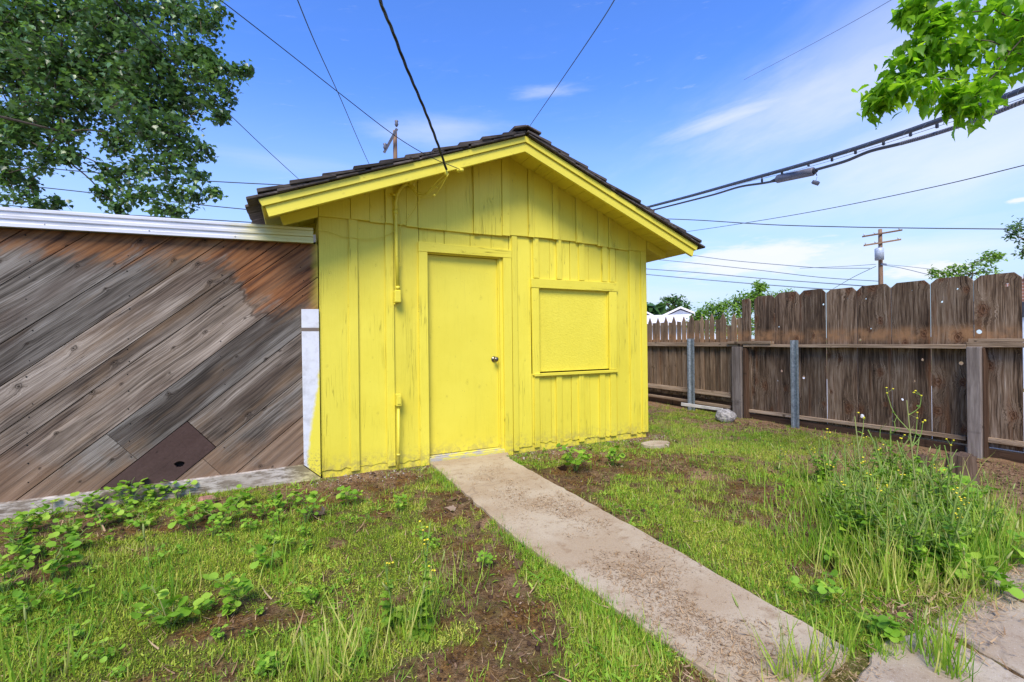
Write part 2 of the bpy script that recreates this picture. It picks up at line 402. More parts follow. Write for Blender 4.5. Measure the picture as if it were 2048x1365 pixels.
# white ribbed metal trim, overspray at its right end
m, t = newmat('white_ribbed_trim'); P = t.pos(); px, py, pz = t.xyz(P)
n = t.noise(t.vec(t.m('MULTIPLY', px, 3.), py, t.m('MULTIPLY', pz, 30.)), 1, 4)
col = t.mix(t.rng(n, .45, .75), (.66, .65, .68), (.50, .49, .50))
e = t.m('ADD', px, t.m('MULTIPLY', t.m('SUBTRACT', t.noise(P, 5, 4), .5), .5))
col = t.mix(t.m('MULTIPLY', t.rng(e, -.6, -.12), .85), col, (.55, .48, .10))
t.out(t.bsdf(col, .35, t.bump(n, .1, .002), .15)); M['trim'] = m
# white painted board with a bare strip and overspray
m, t = newmat('white_board_paint'); P = t.pos(); px, py, pz = t.xyz(P)
n = t.noise(P, 14, 5, .6)
col = t.mix(t.rng(n, .4, .8), (.66, .66, .69), (.50, .49, .50))
bare = t.m('MULTIPLY', t.rng(pz, 1.306, 1.312), t.rng(pz, 1.338, 1.345, 1., 0.))
col = t.mix(bare, col, (.16, .12, .09))
e = t.m('ADD', t.m('SUBTRACT', px, t.rng(pz, .15, 1.1, .085, .19)), t.m('MULTIPLY', t.m('SUBTRACT', n, .5), .05))
col = t.mix(t.m('MULTIPLY', t.rng(e, -.012, .022), t.rng(pz, 1.0, 1.25, 1., .3)), col, YEL)
sp = t.m('MULTIPLY', t.rng(pz, .1, .3, 1., 0.), t.rng(t.noise(P, 60, 3, .7), .52, .6))
col = t.mix(t.m('MULTIPLY', sp, .6), col, (.22, .17, .10))
t.out(t.bsdf(col, .55, t.bump(n, .3, .003))); M['whiteboard'] = m
# peeling whitish sill
m, t = newmat('peeling_white_sill'); P = t.pos(); px, py, pz = t.xyz(P)
n = t.noise(t.vec(t.m('MULTIPLY', px, 6.), py, t.m('MULTIPLY', pz, 26.)), 1, 6, .7); n2 = t.noise(P, 3, 4)
col = t.mix(t.rng(n, .40, .58), (.52, .46, .40), (.15, .115, .08))
col = t.mix(t.m('MULTIPLY', t.rng(n2, .4, .7), .5), col, (.30, .24, .18))
col = t.mix(t.m('MULTIPLY', t.rng(px, -.15, .18), t.rng(n, .35, .6, .75, .2)), col, (.62, .52, .08))
t.out(t.bsdf(col, .8, t.bump(n, .6, .005))); M['sill'] = m
# brick
m, t = newmat('orange_brick_wall'); P = t.pos(); px, py, pz = t.xyz(P)
b = t.n('ShaderNodeTexBrick', {'Vector': t.vec(py, pz, 0.), 'Color1': (.42, .17, .10, 1), 'Color2': (.33, .14, .085, 1), 'Mortar': (.5, .42, .36, 1), 'Scale': 1., 'Brick Width': .21, 'Row Height': .075, 'Mortar Size': .008})
t.out(t.bsdf(b.outputs['Color'], .85)); M['brick'] = m

# ground soil
m, t = newmat('yard_soil'); P = t.pos(); px, py, pz = t.xyz(P)
n1 = t.noise(P, 1.1, 5, .6); n2 = t.noise(P, 9, 6, .7); n3 = t.noise(P, 60, 4, .7); n4 = t.noise(P, 220, 2, .6)
f = t.m('ADD', t.m('MULTIPLY', n2, .55), t.m('MULTIPLY', n3, .45))
dark = t.ramp(f, [(.34, (.032, .017, .006)), (.45, (.11, .062, .026)), (.55, (.22, .135, .065)), (.68, (.42, .30, .18))])
lite = t.ramp(f, [(.34, (.14, .075, .038)), (.5, (.30, .175, .095)), (.7, (.46, .31, .19))])
dry = t.m('MAXIMUM', t.rng(n1, .55, .68), t.m('MULTIPLY', t.rng(t.m('ADD', px, t.m('MULTIPLY', t.m('SUBTRACT', n1, .5), 2.)), 3.4, 4.6), .85))
wall = t.rng(t.m('ADD', py, t.m('MULTIPLY', t.m('SUBTRACT', n1, .5), .5)), 3.95, 4.3)
dry = t.m('MAXIMUM', dry, t.m('MULTIPLY', wall, .6))
col = t.mix(dry, dark, lite)
rust = t.m('MULTIPLY', t.rng(t.noise(P, 4.1, 4, .6), .42, .60), t.rng(dry, .2, .8, 1., .15))
col = t.mix(t.m('MULTIPLY', rust, .7), col, t.mix(t.rng(n3, .38, .62), (.060, .024, .005), (.23, .115, .022)))
moss = t.m('MULTIPLY', t.rng(t.noise(P, 3.2, 4, .6), .50, .62), t.rng(dry, .2, .8, .75, .1))
col = t.mix(t.m('MULTIPLY', moss, t.rng(n3, .35, .6)), col, (.085, .085, .018))
mo = t.n('ShaderNodeAttribute', attribute_name='dens').outputs['Fac']
col = t.mix(t.m('MULTIPLY', t.rng(mo, .35, .95), .72), col, t.mix(t.rng(n3, .35, .65), (.075, .080, .014), (.17, .20, .03)))
col = t.mix(t.m('MULTIPLY', t.rng(n4, .66, .74), .6), col, (.45, .38, .32))
h = t.m('ADD', n2, t.m('ADD', t.m('MULTIPLY', n3, .5), t.m('MULTIPLY', n4, .2)))
t.out(t.bsdf(col, .95, t.bump(h, 1., .03), spec=.15)); M['soil'] = m

# concrete
def concrete(name, a, b, c):
    m, t = newmat(name); P = t.pos()
    n1 = t.noise(P, 2.1, 5, .6); n2 = t.noise(P, 11, 6, .7); n3 = t.noise(P, 95, 4, .7); n4 = t.noise(P, 260, 2)
    col = t.mix(t.rng(n1, .38, .62), a, b)
    col = t.mix(t.m('MULTIPLY', t.rng(n2, .50, .72), .75), col, c)
    col = t.mix(t.m('MULTIPLY', t.rng(n3, .56, .68), .5), col, tuple(x*.55 for x in c))
    col = t.mix(t.m('MULTIPLY', t.rng(n4, .62, .70), .5), col, (.62, .58, .54))
    ck = t.n('ShaderNodeTexVoronoi', {'Vector': t.vm('ADD', P, t.vm('MULTIPLY', t.n('ShaderNodeTexNoise', {'Vector': P, 'Scale': 3.}).outputs['Color'], (.25, .25, .25))), 'Scale': .75}, feature='DISTANCE_TO_EDGE').outputs[0]
    crk = t.m('MULTIPLY', t.rng(ck, .002, .006, 1., 0.), t.rng(n1, .45, .6))
    col = t.mix(t.m('MULTIPLY', crk, .25), col, (.12, .09, .07))
    h = t.m('SUBTRACT', t.m('ADD', t.m('MULTIPLY', n3, .7), n2), crk)
    t.out(t.bsdf(col, .85, t.bump(h, .3, .003), spec=.25)); return m
M['path'] = concrete('worn_path_concrete', (.44, .355, .245), (.37, .275, .175), (.24, .15, .08))
M['slab'] = concrete('patio_concrete', (.42, .345, .255), (.34, .26, .18), (.23, .155, .095))
M['drive'] = simple('pale_driveway', (.60, .58, .55), .9, 0, 3, .1)

def leaf_mat(name, stops, trans=.35, rough=.5, spec=.35):
    m, t = newmat(name); r = t.attr('rnd'); P = t.pos()
    f = t.m('ADD', t.m('MULTIPLY', r, .75), t.m('MULTIPLY', t.noise(P, 1.5, 2), .25))
    col = t.ramp(f, stops)
    d = t.bsdf(col, rough, spec=spec)
    tc = t.mix(1., col, (1.5, 1.5, .8), 'MULTIPLY')
    tr = t.n('ShaderNodeBsdfTranslucent', {0: tc}).outputs[0]
    t.out(t.n('ShaderNodeMixShader', {0: trans, 1: d, 2: tr}).outputs[0]); return m
M['leaf_dark'] = leaf_mat('dark_tree_leaf', [(.1, (.028, .065, .020)), (.45, (.075, .155, .042)), (.7, (.13, .25, .06)), (.9, (.24, .37, .11))], .32, .36, .8)
M['leaf_bright'] = leaf_mat('bright_branch_leaf', [(.1, (.09, .22, .012)), (.5, (.20, .40, .02)), (.9, (.38, .56, .05))], .6, .35)
M['leaf_far'] = leaf_mat('far_tree_leaf', [(.1, (.03, .075, .02)), (.5, (.075, .16, .04)), (.9, (.15, .26, .06))], .25)
M['leaf_bush'] = leaf_mat('yellow_green_bush_leaf', [(.1, (.06, .13, .015)), (.5, (.15, .28, .03)), (.9, (.30, .45, .07))], .35)
M['weed'] = leaf_mat('broad_weed_leaf', [(.1, (.08, .20, .012)), (.5, (.19, .37, .028)), (.9, (.38, .53, .06))], .3, .55, .25)
M['sow'] = leaf_mat('thistle_weed_leaf', [(.1, (.08, .17, .016)), (.5, (.19, .33, .028)), (.9, (.36, .48, .06))], .3, .55, .25)
M['turf'] = leaf_mat('turf_leaf', [(.05, (.045, .085, .012)), (.28, (.15, .24, .02)), (.52, (.32, .42, .035)), (.76, (.50, .54, .08)), (.92, (.62, .50, .15)), (1, (.45, .28, .12))], .3, .6, .2)
M['grass'] = leaf_mat('tall_grass_blade', [(.05, (.05, .15, .014)), (.38, (.14, .30, .022)), (.66, (.31, .46, .042)), (.88, (.56, .52, .15)), (1, (.62, .48, .24))], .3, .5, .3)
M['seed'] = leaf_mat('grass_seed_head', [(0, (.30, .38, .10)), (1, (.52, .52, .20))], .3, .7)
M['stem'] = leaf_mat('weed_stem', [(0, (.14, .24, .04)), (.6, (.22, .32, .06)), (1, (.24, .18, .09))], .1, .6)
M['flower'] = simple('small_yellow_flower', (.75, .60, .03), .6, 0, 50, .2)
M['litter'] = leaf_mat('dead_leaf_litter', [(.05, (.022, .012, .007)), (.45, (.085, .046, .024)), (.75, (.20, .12, .07)), (1, (.42, .32, .23))], .05, .8, .2)
M['straw'] = leaf_mat('dry_straw', [(0, (.16, .09, .045)), (.5, (.36, .23, .12)), (1, (.55, .40, .24))], .05, .8, .2)
M['gravel'] = leaf_mat('pale_gravel', [(0, (.13, .09, .06)), (.5, (.27, .20, .15)), (1, (.55, .50, .46))], 0., .8, .2)

# ------------------------------------------------------------------ ground
def gz(x, y):
    x = np.asarray(x, float); y = np.asarray(y, float)
    near = np.clip(1-np.hypot(x-2, y-3)/14, 0, 1)
    z = -.028 + near*(.030*(fbm(x*1.3, y*1.3, 3)-.5) + .028*(fbm(x*7, y*7, 9, 3)-.5) + .010*(vnoise(x*25, y*25, 5)-.5))
    return z
def axis(a, b, st, far):
    core = np.arange(a, b+1e-6, st); g = []
    d = st
    x = b
    while x < far: d *= 1.25; x += d; g.append(x)
    l = []; d = st; x = a
    while x > -far: d *= 1.25; x -= d; l.append(x)
    return np.concatenate([l[::-1], core, g])
xs, ys = axis(-2.6, 7.4, .03, 600), axis(.4, 5.2, .03, 600)
X, Y = np.meshgrid(xs, ys); Z = gz(X, Y)
nx, ny = len(xs), len(ys)
me = bpy.data.meshes.new('ground')
me.vertices.add(nx*ny); me.vertices.foreach_set('co', np.stack([X, Y, Z], 2).astype('f').ravel())
ii = (np.arange(ny-1)[:, None]*nx+np.arange(nx-1)[None]).ravel()
q = np.stack([ii, ii+1, ii+nx+1, ii+nx], 1).astype('i')
me.loops.add(q.size); me.loops.foreach_set('vertex_index', q.ravel())
me.polygons.add(len(q)); me.polygons.foreach_set('loop_start', (np.arange(len(q))*4).astype('i'))
me.polygons.foreach_set('use_smooth', np.ones(len(q), bool)); me.update(calc_edges=True)
DENS_ME = me; DENS_XY = (X.ravel(), Y.ravel())
me.materials.append(M['soil'])
tag(link(bpy.data.objects.new('ground', me)), kind='structure')

def ragged(pts, step=.05, amp=.012, seed=1):
    out = []; rg = random.Random(seed)
    for i in range(len(pts)):
        a, b = Vector(pts[i]), Vector(pts[(i+1) % len(pts)]); n = max(1, int((b-a).length/step)); nn = Vector((-(b-a).y, (b-a).x)).normalized() if (b-a).length > 0 else Vector((0, 0))
        for k in range(n): out.append(a.lerp(b, k/n)+nn*(rg.uniform(-amp, amp) if k else 0))
    return out
def slab(name, pts, z, th, mat, seed=1, amp=.012):
    mb = MB(); mb.prism(ragged(pts, .06, amp, seed), (0, 0, z-th), (1, 0, 0), (0, 1, 0), (0, 0, 1), th)
    o = mb.build(name, mat, bevel=.008); tag(o, kind='structure'); return o
slab('path', [(1.20, 4.47), (1.21, 2.5), (1.25, 2.0), (1.30, 1.55), (1.345, 1.03), (1.60, .985), (1.92, 1.03), (1.95, 2.2), (1.96, 4.2), (2.06, 4.47)], 0.0, .10, M['path'], 1, .008)
PAT = [[(1.52, .90), (1.75, .93), (2.04, 1.00), (2.38, .98), (2.30, .70), (2.05, -.2), (1.3, -.2)],
       [(2.42, .99), (3.02, 1.01), (2.86, .55), (2.90, -.3), (2.10, -.3), (2.34, .70)],
       [(3.05, 1.03), (4.6, 1.10), (4.9, -.4), (2.94, -.3), (2.90, .55)],
       [(4.64, 1.10), (7.8, 1.15), (7.8, -.4), (4.94, -.4)]]
for i, p in enumerate(PAT): slab('patio' , p, -.006-.004*(i % 3), .08, M['slab'], 10+i, .012)
d = MB(); d.box(6.75, 13.9, -3., 26., -.03, -.012); tag(d.build('driveway', M['drive']), kind='structure')

# ------------------------------------------------------------------ the shed
YW = 4.49; XL, XR = .195, 4.02; XC, ZP, SL, YB = 2.11, 3.262, .392, 4.08
shed = empty('garden_shed', (XC, YW, 0), 'bright yellow board-and-batten garden shed with gabled dark shake roof', 'shed')
def pz(p): return p
def sbuild(mb, name, mat, parent=shed, bevel=0):
    o = mb.build(name, mat, None, bevel); o.parent = parent
    o.matrix_parent_inverse = Matrix.Translation(-Vector(shed.location)) if parent is shed else Matrix.Identity(4)
    return o
# openings
DX0, DX1, DZ1 = 1.197, 2.012, 2.10
WX0, WX1, WZ0, WZ1 = 2.463, 3.433, .851, 1.79
def drip(x): return 2.352 + .012*math.sin(x*3.1) - max(0, x-2.9)*.025
# siding boards: seams found from the photo
seams = [wx(p) for p in (636.5, 707, 779, 836)] ; seams[0] = XL
lower = MB()
bat = [(698, 716), (771, 787), (1023.5, 1034)]
lowb = [XL, wx(707), wx(779), 1.118, 1.38, 1.66, 1.90, 2.108, 2.37, 2.62, 2.89, 3.15, 3.37, 3.55, 3.80, XR]
rg = random.Random(3)
def col_board(x0, x1, z0, z1, dy, t=.02):
    g = .0025
    nseg = 7; bot = []
    for k in range(nseg+1):
        bot.append((x0+g+(x1-x0-2*g)*k/nseg, z0+(rg.uniform(-.012, .012) if z0 < .2 else 0)))
    lower.prism(bot+[(x1-g, z1), (x0+g, z1)], (0, YW+dy+t, 0), (1, 0, 0), (0, 0, 1), (0, -1, 0), t)
for a, b in zip(lowb[:-1], lowb[1:]):
    dy = rg.uniform(-.003, .004); zb = .035+rg.uniform(-.012, .012)
    mid = (a+b)/2
    if 1.118 <= mid < 2.1: col_board(a, b, 2.14, 2.40, dy)
    elif a >= 2.36 and b <= 3.56:
        col_board(a, b, zb, WZ0-.02, dy); col_board(a, b, WZ1+.03, 2.40, dy)
    else: col_board(a, b, zb, 2.40, dy)
def batten(px0, px1, z0, z1, pyref=600, w=None):
    x0, x1 = wx(px0, pyref), wx(px1, pyref)
    j = rg.uniform(-.004, .004)
    lower.prism([(x0+j, z0), (x1+j, z0+rg.uniform(-.004, .004)), (x1+rg.uniform(-.002, .002), z1), (x0, z1)], (0, YW, 0), (1, 0, 0), (0, 0, 1), (0, -1, 0), .019)
for (a, b) in bat[:2]: batten(a, b, -.005+rg.uniform(0, .015), drip(wx(a))-.002)
batten(1023.5, 1034, .0, drip(2.15)-.002)
for a, b in [(1065, 1076), (1112, 1122), (1157, 1167.5), (1202.7, 1212.5), (1218.4, 1228)]: batten(a, b, 1.903, drip(wx(a))-.002, 520)
for a, b in [(1068, 1078), (1112, 1123), (1157, 1167), (1198.6, 1209), (1220, 1231)]: batten(a, b, .015+rg.uniform(-.02, .02), .79, 800)
batten(1258, 1269, .02, drip(3.8)-.002); batten(1281, 1291.5, .03, drip(4.)-.002)
sbuild(lower, 'siding', M['yellow'], bevel=.0022)
# gable siding (laps over the lower boards)
gab = MB()
gs = [XL, wx(700, 400), wx(738, 400), wx(769, 400), wx(811, 400), wx(834, 400), wx(890, 400), wx(945, 400), wx(1001.6, 400), wx(1053.6, 420), wx(1102, 420), wx(1149, 430), wx(1192, 440), wx(1214, 450), wx(1233, 450), wx(1255, 460), wx(1271, 470), XR-.005]
def soff(x): return ZP - SL*abs(x-XC) - .07
for i, (a, b) in enumerate(zip(gs[:-1], gs[1:])):
    dy = [.0, -.006, .003, -.004][i % 4]; z0 = drip((a+b)/2)-.012+rg.uniform(-.005, .005)
    ptsb = [(a+.0015, z0), (b-.0015, z0+rg.uniform(-.004, .004)), (b-.0015, soff(b)+.03)]
    if a < XC < b: ptsb.append((XC, soff(XC)+.03))
    ptsb.append((a+.0015, soff(a)+.03))
    gab.prism(ptsb, (0, YW-.001+dy, 0), (1, 0, 0), (0, 0, 1), (0, -1, 0), .026)
for a, b, py in [(769.4, 784.7, 420), (944.4, 956, 400), (1001.6, 1016, 420), (1053.6, 1065, 420), (1102, 1113, 430), (1149, 1160, 440), (1192, 1202, 450), (1214, 1220, 450)]:
    x0, x1 = wx(a, py), wx(b, py); z0 = drip(x0)-.016
    gab.prism([(x0, z0), (x1, z0), (x1, soff(x1)+.03), (x0, soff(x0)+.03)], (0, YW-.034, 0), (1, 0, 0), (0, 0, 1), (0, -1, 0), .010)
sbuild(gab, 'gable_siding', M['yellow'], bevel=.002)
# side and back walls, foundation
w = MB(); w.box(XL, XL+.10, YW+.021, 8.2, 0, 2.36); sbuild(w, 'side_wall', M['yellow'])
w = MB(); w.box(XR-.10, XR, YW+.021, 8.2, 0, 2.36); sbuild(w, 'side_wall', M['yellow'])
w = MB(); w.prism([(XL+.1, 0), (XR-.1, 0), (XR-.1, 2.36), (XC, soff(XC)-.02), (XL+.1, 2.36)], (0, 8.2, 0), (1, 0, 0), (0, 0, 1), (0, -1, 0), .1); sbuild(w, 'back_wall', M['yellow'])
w = MB(); w.box(XL+.11, XR-.11, YW+.12, 8.05, 2.30, 2.33); w.box(XL+.11, 1.1, YW+.08, YW+.1, .1, 2.3); sbuild(w, 'ceiling_board', M['dark'])
for a, b in ((XL+.01, 1.11), (2.11, XR-.01)):
    fd = MB()
    n = int((b-a)/.12); top = [(a+(b-a)*k/n, .10+rg.uniform(-.01, .01)) for k in range(n+1)]
    fd.prism([(a, -.12)]+[(b, -.12)]+top[::-1], (0, YW+.115, 0), (1, 0, 0), (0, 0, 1), (0, -1, 0), .105)
    sbuild(fd, 'foundation', M['yellow_smooth'])
# door
door = MB(); door.box(DX0+.006, DX1-.022, YW+.045, YW+.085, .052, DZ1-.012, rnd=.4)
dob = sbuild(door, 'door', M['yellow_smooth'], bevel=.003)
kx, kz = onY(991, 719, YW+.0)
k = MB(); k.tube([(kx, YW+.045, kz), (kx, YW+.036, kz)], .031, 20, mi=0); k.tube([(kx, YW+.036, kz), (kx, YW+.0, kz)], .011, 12)
k.ball((kx, YW-.018, kz), .028, 18, 12, (1, .8, 1))
kb = k.build('handle', M['knob']); kb.parent = dob
fr = MB()
fo, fi = 1.105, DX0
fr.prism([(1.102, -.03), (fi-.004, -.03), (fi, DZ1), (1.108, DZ1)], (0, YW+.003, 0), (1, 0, 0), (0, 0, 1), (0, -1, 0), .030)
fr.prism([(DX1+.014, -.045), (2.118, -.045), (2.127, DZ1), (DX1+.014, DZ1)], (0, YW+.003, 0), (1, 0, 0), (0, 0, 1), (0, -1, 0), .030)
fr.prism([(1.106, DZ1+.002), (2.128, DZ1+.002), (2.128, 2.186), (1.106, 2.198)], (0, YW+.001, 0), (1, 0, 0), (0, 0, 1), (0, -1, 0), .030, grain=(1, 0))
fr.box(DX0-.03, DX0+.003, YW+.004, YW+.12, 0, DZ1+.02); fr.box(DX1-.018, DX1+.03, YW+.004, YW+.12, 0, DZ1+.02)
fr.box(DX0+.003, DX1-.018, YW+.004, YW+.12, DZ1-.008, DZ1+.02, 'x')
fr.box(DX0+.003, DX0+.016, YW+.028, YW+.043, .05, DZ1-.01); fr.box(DX1-.032, DX1-.019, YW+.02, YW+.043, .05, DZ1-.01)
sbuild(fr, 'door_frame', M['yellow'], bevel=.002)
m, t = newmat('worn_threshold_paint'); P = t.pos(); n = t.noise(t.vec(t.m('MULTIPLY', t.xyz(P)[0], 8.), t.xyz(P)[1], t.m('MULTIPLY', t.xyz(P)[2], 60.)), 1, 5, .7)
t.out(t.bsdf(t.mix(t.rng(n, .42, .56), (.40, .37, .33), (.66, .58, .10)), .6, t.bump(n, .4)))
th = MB(); th.box(DX0-.02, DX1+.02, YW-.012, YW+.11, -.03, .035, 'x'); th.box(DX0+.004, DX1-.019, YW+.01, YW+.10, .0355, .047, 'x'); sbuild(th, 'threshold', m, bevel=.003)
# boarded window
win = MB(); win.box(WX0-.002, WX1+.002, YW+.018, YW+.034, WZ0-.002, WZ1+.008)
wo = sbuild(win, 'boarded_window', M['yellow_panel'])
wf = MB()
wf.prism([(2.378, .815), (WX0, .815), (WX0, WZ1), (2.372, WZ1)], (0, YW+.003, 0), (1, 0, 0), (0, 0, 1), (0, -1, 0), .028)
wf.prism([(WX1, .838), (3.535, .838), (3.545, WZ1), (WX1, WZ1)], (0, YW+.003, 0), (1, 0, 0), (0, 0, 1), (0, -1, 0), .028)
wf.prism([(2.366, WZ1+.002), (3.562, WZ1-.004), (3.562, 1.896), (2.366, 1.892)], (0, YW+.003, 0), (1, 0, 0), (0, 0, 1), (0, -1, 0), .033, grain=(1, 0))
wf.box(WX0, WX0+.006, YW+.004, YW+.018, WZ0, WZ1); wf.box(WX1-.012, WX1, YW+.004, YW+.018, WZ0, WZ1); wf.box(WX0+.007, WX1-.013, YW+.004, YW+.018, WZ1-.008, WZ1, 'x')
o = wf.build('frame', M['yellow'], None, .002); o.parent = wo
ws = MB(); ws.box(2.392, 3.545, YW-.042, YW+.002, .803, .835, 'x'); ws.box(2.40, 3.53, YW-.024, YW+.002, .790, .802, 'x')
o = ws.build('sill', M['yellow_smooth'], None, .003); o.parent = wo
# roof deck boards, seen from below
HW = 2.365; YR = 8.45
cosr = math.cos(math.atan(SL)); Lr = HW/cosr
def slopept(side, l, off, y):
    """l metres down the slope from the ridge, off = height above the barge top line"""
    x = XC+side*l*cosr; return Vector((x, y, ZP-SL*l*cosr+off))
deck = MB()
for side in (-1, 1):
    l = .0
    while l < Lr-.03:
        l2 = min(l+.148, Lr-.005)
        a = slopept(side, l+.002, -.07, YB+.035); b = slopept(side, l2-.002, -.07, YB+.035)
        nv = Vector((side*SL, 0, 1)).normalized()
        vs = [a, b, b+nv*.022, a+nv*.022]; vs2 = [v+Vector((0, YR-YB-.035, 0)) for v in vs]
        dy = rg.uniform(-.002, .002)
        deck.add(vs+vs2, [(0,1,2,3), (7,6,5,4), (0,4,5,1), (1,5,6,2), (2,6,7,3), (3,7,4,0)], [(v.y, (l if i % 4 in (0, 3) else l2), 0) for i, v in enumerate(vs+vs2)])
        l += .148
roof = sbuild(deck, 'roof', M['yellow'])
inv = Matrix.Translation(-Vector(shed.location))
# rafter tails at the wall plane
tl = MB()
for side in (-1, 1):
    xa = XR if side > 0 else XL
    l0 = abs(xa-XC)/cosr+.004; l1 = l0+.33
    for y in [YW-.045]+[YW+.6*k for k in range(1, 7)]:
        tl = MB()
        a, b = slopept(side, l0, -.072, y), slopept(side, l1, -.072, y)
        dn = Vector((0, 0, -.095)); e = slopept(side, l1-.03, -.072, y)+dn
        vs = [a, b, e, a+dn]; vs2 = [v+Vector((0, .04, 0)) for v in vs]
        tl.add(vs+vs2, [(0,1,2,3), (7,6,5,4), (0,4,5,1), (1,5,6,2), (2,6,7,3), (3,7,4,0)], [(v.x, v.z, v.y) for v in vs+vs2])
        sbuild(tl, 'rafter_tail', M['yellow_smooth'], bevel=.002)
# blocking between tails so the wall closes under the deck
for side in (-1, 1):
    bl = MB()
    xa = XR-.06 if side > 0 else XL+.02
    bl.box(xa, xa+.04, YW+.03, 8.2, 2.361, soff(xa+.02)-.004, 'y')
    sbuild(bl, 'eave_blocking', M['yellow_smooth'])
# barge boards: a broad board with a proud strip above it
for nm, z0, z1, y0, y1 in (('barge_board', -.152, -.062, YB, YB+.034), ('barge_trim', -.060, .0, YB-.018, YB+.034)):
    for side in (-1, 1):
        mb = MB(); ex = .0 if nm == 'barge_trim' else -.045
        a0, a1 = Vector((XC, y0, ZP+z0)), Vector((XC, y0, ZP+z1))
        xe = XC+side*(HW+ex); zz = ZP-SL*(HW+ex)
        b1, b0 = Vector((xe+side*.0, y0, zz+z1)), Vector((xe-side*.028, y0, zz+z0+.008))
        vs = [a0, b0, b1, a1]; vs2 = [v+Vector((0, y1-y0, 0)) for v in vs]
        mb.add(vs+vs2, [(0,1,2,3), (7,6,5,4), (0,4,5,1), (1,5,6,2), (2,6,7,3), (3,7,4,0)], [(v.x, v.z+side*SL*(v.x-XC), v.y) for v in vs+vs2])
        sbuild(mb, nm, M['yellow_smooth'], bevel=.002)
# shakes
sh = MB(); EX = .252
def tile(side, l_up, l_dn, off_up, off_dn, y0, y1, th, rnd):
    a = slopept(side, l_up, off_up, 0); b = slopept(side, l_dn, off_dn, 0); nv = Vector((side*SL, 0, 1)).normalized()
    pr = [a, b, b+nv*th-Vector((side*.006, 0, 0)), a+nv*th*.6]
    vs = [Vector((p.x, y0, p.z)) for p in pr]+[Vector((p.x, y1, p.z)) for p in pr]
    sh.add(vs, [(0,1,2,3), (7,6,5,4), (0,4,5,1), (1,5,6,2), (2,6,7,3), (3,7,4,0)], [(side*l_up if i % 4 in (0, 3) else side*l_dn, v.y, v.z) for i, v in enumerate(vs)], rnd)
for side in (-1, 1):
    nC = 10
    for c in range(nC):
        ld = Lr+.055-c*EX
        y = YB-.045+rg.uniform(-.015, .012); first = True
        while y < YR:
            w_ = rg.uniform(.14, .30); y1 = y+w_
            j = rg.uniform(-.018, .018)
            lo_up = max(.02, ld-.36)
            tile(side, lo_up, ld+.045+j, .004, .010, y+.002, y1-.002, .026, rg.uniform(.35, .9))
            y2 = y+(rg.uniform(-.02, .012) if first else .05)
            tile(side, max(.0, ld-.42), ld-.055+rg.uniform(-.02, .02), +.022, .044, y2, y1+.03, .034, rg.uniform(.0, .5))
            y = y1; first = False
o = sh.build('shingles', M['shingle'], None, .004); o.parent = roof
sh = MB(); y = YB-.07
while y < YR:
    for side in (-1, 1):
        tile(side, -.012, .155+rg.uniform(-.01, .01), .072, .082, y, y+.30, .024, rg.random())
        tile(side, -.012, .135, .098, .106, y+.05, y+.33, .020, rg.random())
    y += .24
o = sh.build('ridge_cap', M['shingle'], None, .004); o.parent = roof

# electrical service: mast, weather head, switch boxes
con = MB()
def yp(px, py, Y=4.43): x, z = onY(px, py, Y); return Vector((x, Y, z))
pth = [yp(796, 580), yp(793, 500), yp(791, 425), yp(791, 405), yp(793.5, 391), yp(799, 380), yp(807, 372), yp(818, 367)]
con.tube(pth, .0165, 14)
for py in (419, 426): con.tube([yp(791.2, py-2.2), yp(791.2, py+2.2)], .022, 14)
con.tube([yp(795.6, 573), yp(795.8, 579)], .021, 14)
co = sbuild(con, 'conduit', M['yellow_smooth'])
def cchild(mb, name, mat, bevel=0):
    o = mb.build(name, mat, None, bevel); o.parent = co; return o
wh = MB(); c0 = yp(821, 367); wh.ball(c0, .036, 14, 8, (.9, 1, 1.)); wh.tube([yp(818, 368), yp(829, 371)], [.030, .036], 14); cchild(wh, 'weather_head', M['yellow_smooth'])
bx = MB(); p = yp(795, 593); bx.box(p.x-.031, p.x+.031, 4.40, 4.472, p.z-.062, p.z+.058); bx.tube([yp(789, 606)+Vector((0, 0, 0)), yp(789, 610)], .008, 8); cchild(bx, 'switch_box', M['yellow_smooth'], .010)
lp = MB(); lp.tube([yp(797, 812), yp(797.3, 880), yp(796, 950)], .013, 12); lp.tube([yp(797, 812), yp(797, 816)], .018, 12)
for py in (910,): lp.tube([yp(797, py-2), yp(797, py+2)], .018, 12)
cchild(lp, 'lower_pipe', M['yellow_smooth'])
fb = MB(); p = yp(797, 799); fb.box(p.x-.025, p.x+.025, 4.40, 4.472, p.z-.062, p.z+.052); fb.box(p.x-.017, p.x+.017, 4.394, 4.3995, p.z-.045, p.z+.035); cchild(fb, 'pipe_fitting', M['yellow_smooth'], .012)
st = MB(); st.tube([yp(782, 389, 4.45), yp(789, 390, 4.40)], .012, 10); st.tube([yp(786, 390, 4.44), yp(786.5, 440, 4.45)], .008, 8); cchild(st, 'mast_bracket', M['yellow_smooth'])
wi = MB()
def curve3(pts, n=8):
    P = [Vector(p) for p in pts]; P = [P[0]*2-P[1]]+P+[P[-1]*2-P[-2]]; out = []
    for i in range(1, len(P)-2):
        for k in range(n):
            u = k/n; out.append(.5*((2*P[i])+(-P[i-1]+P[i+1])*u+(2*P[i-1]-5*P[i]+4*P[i+1]-P[i+2])*u*u+(-P[i-1]+3*P[i]-3*P[i+1]+P[i+2])*u**3))
    out.append(P[-2]); return out
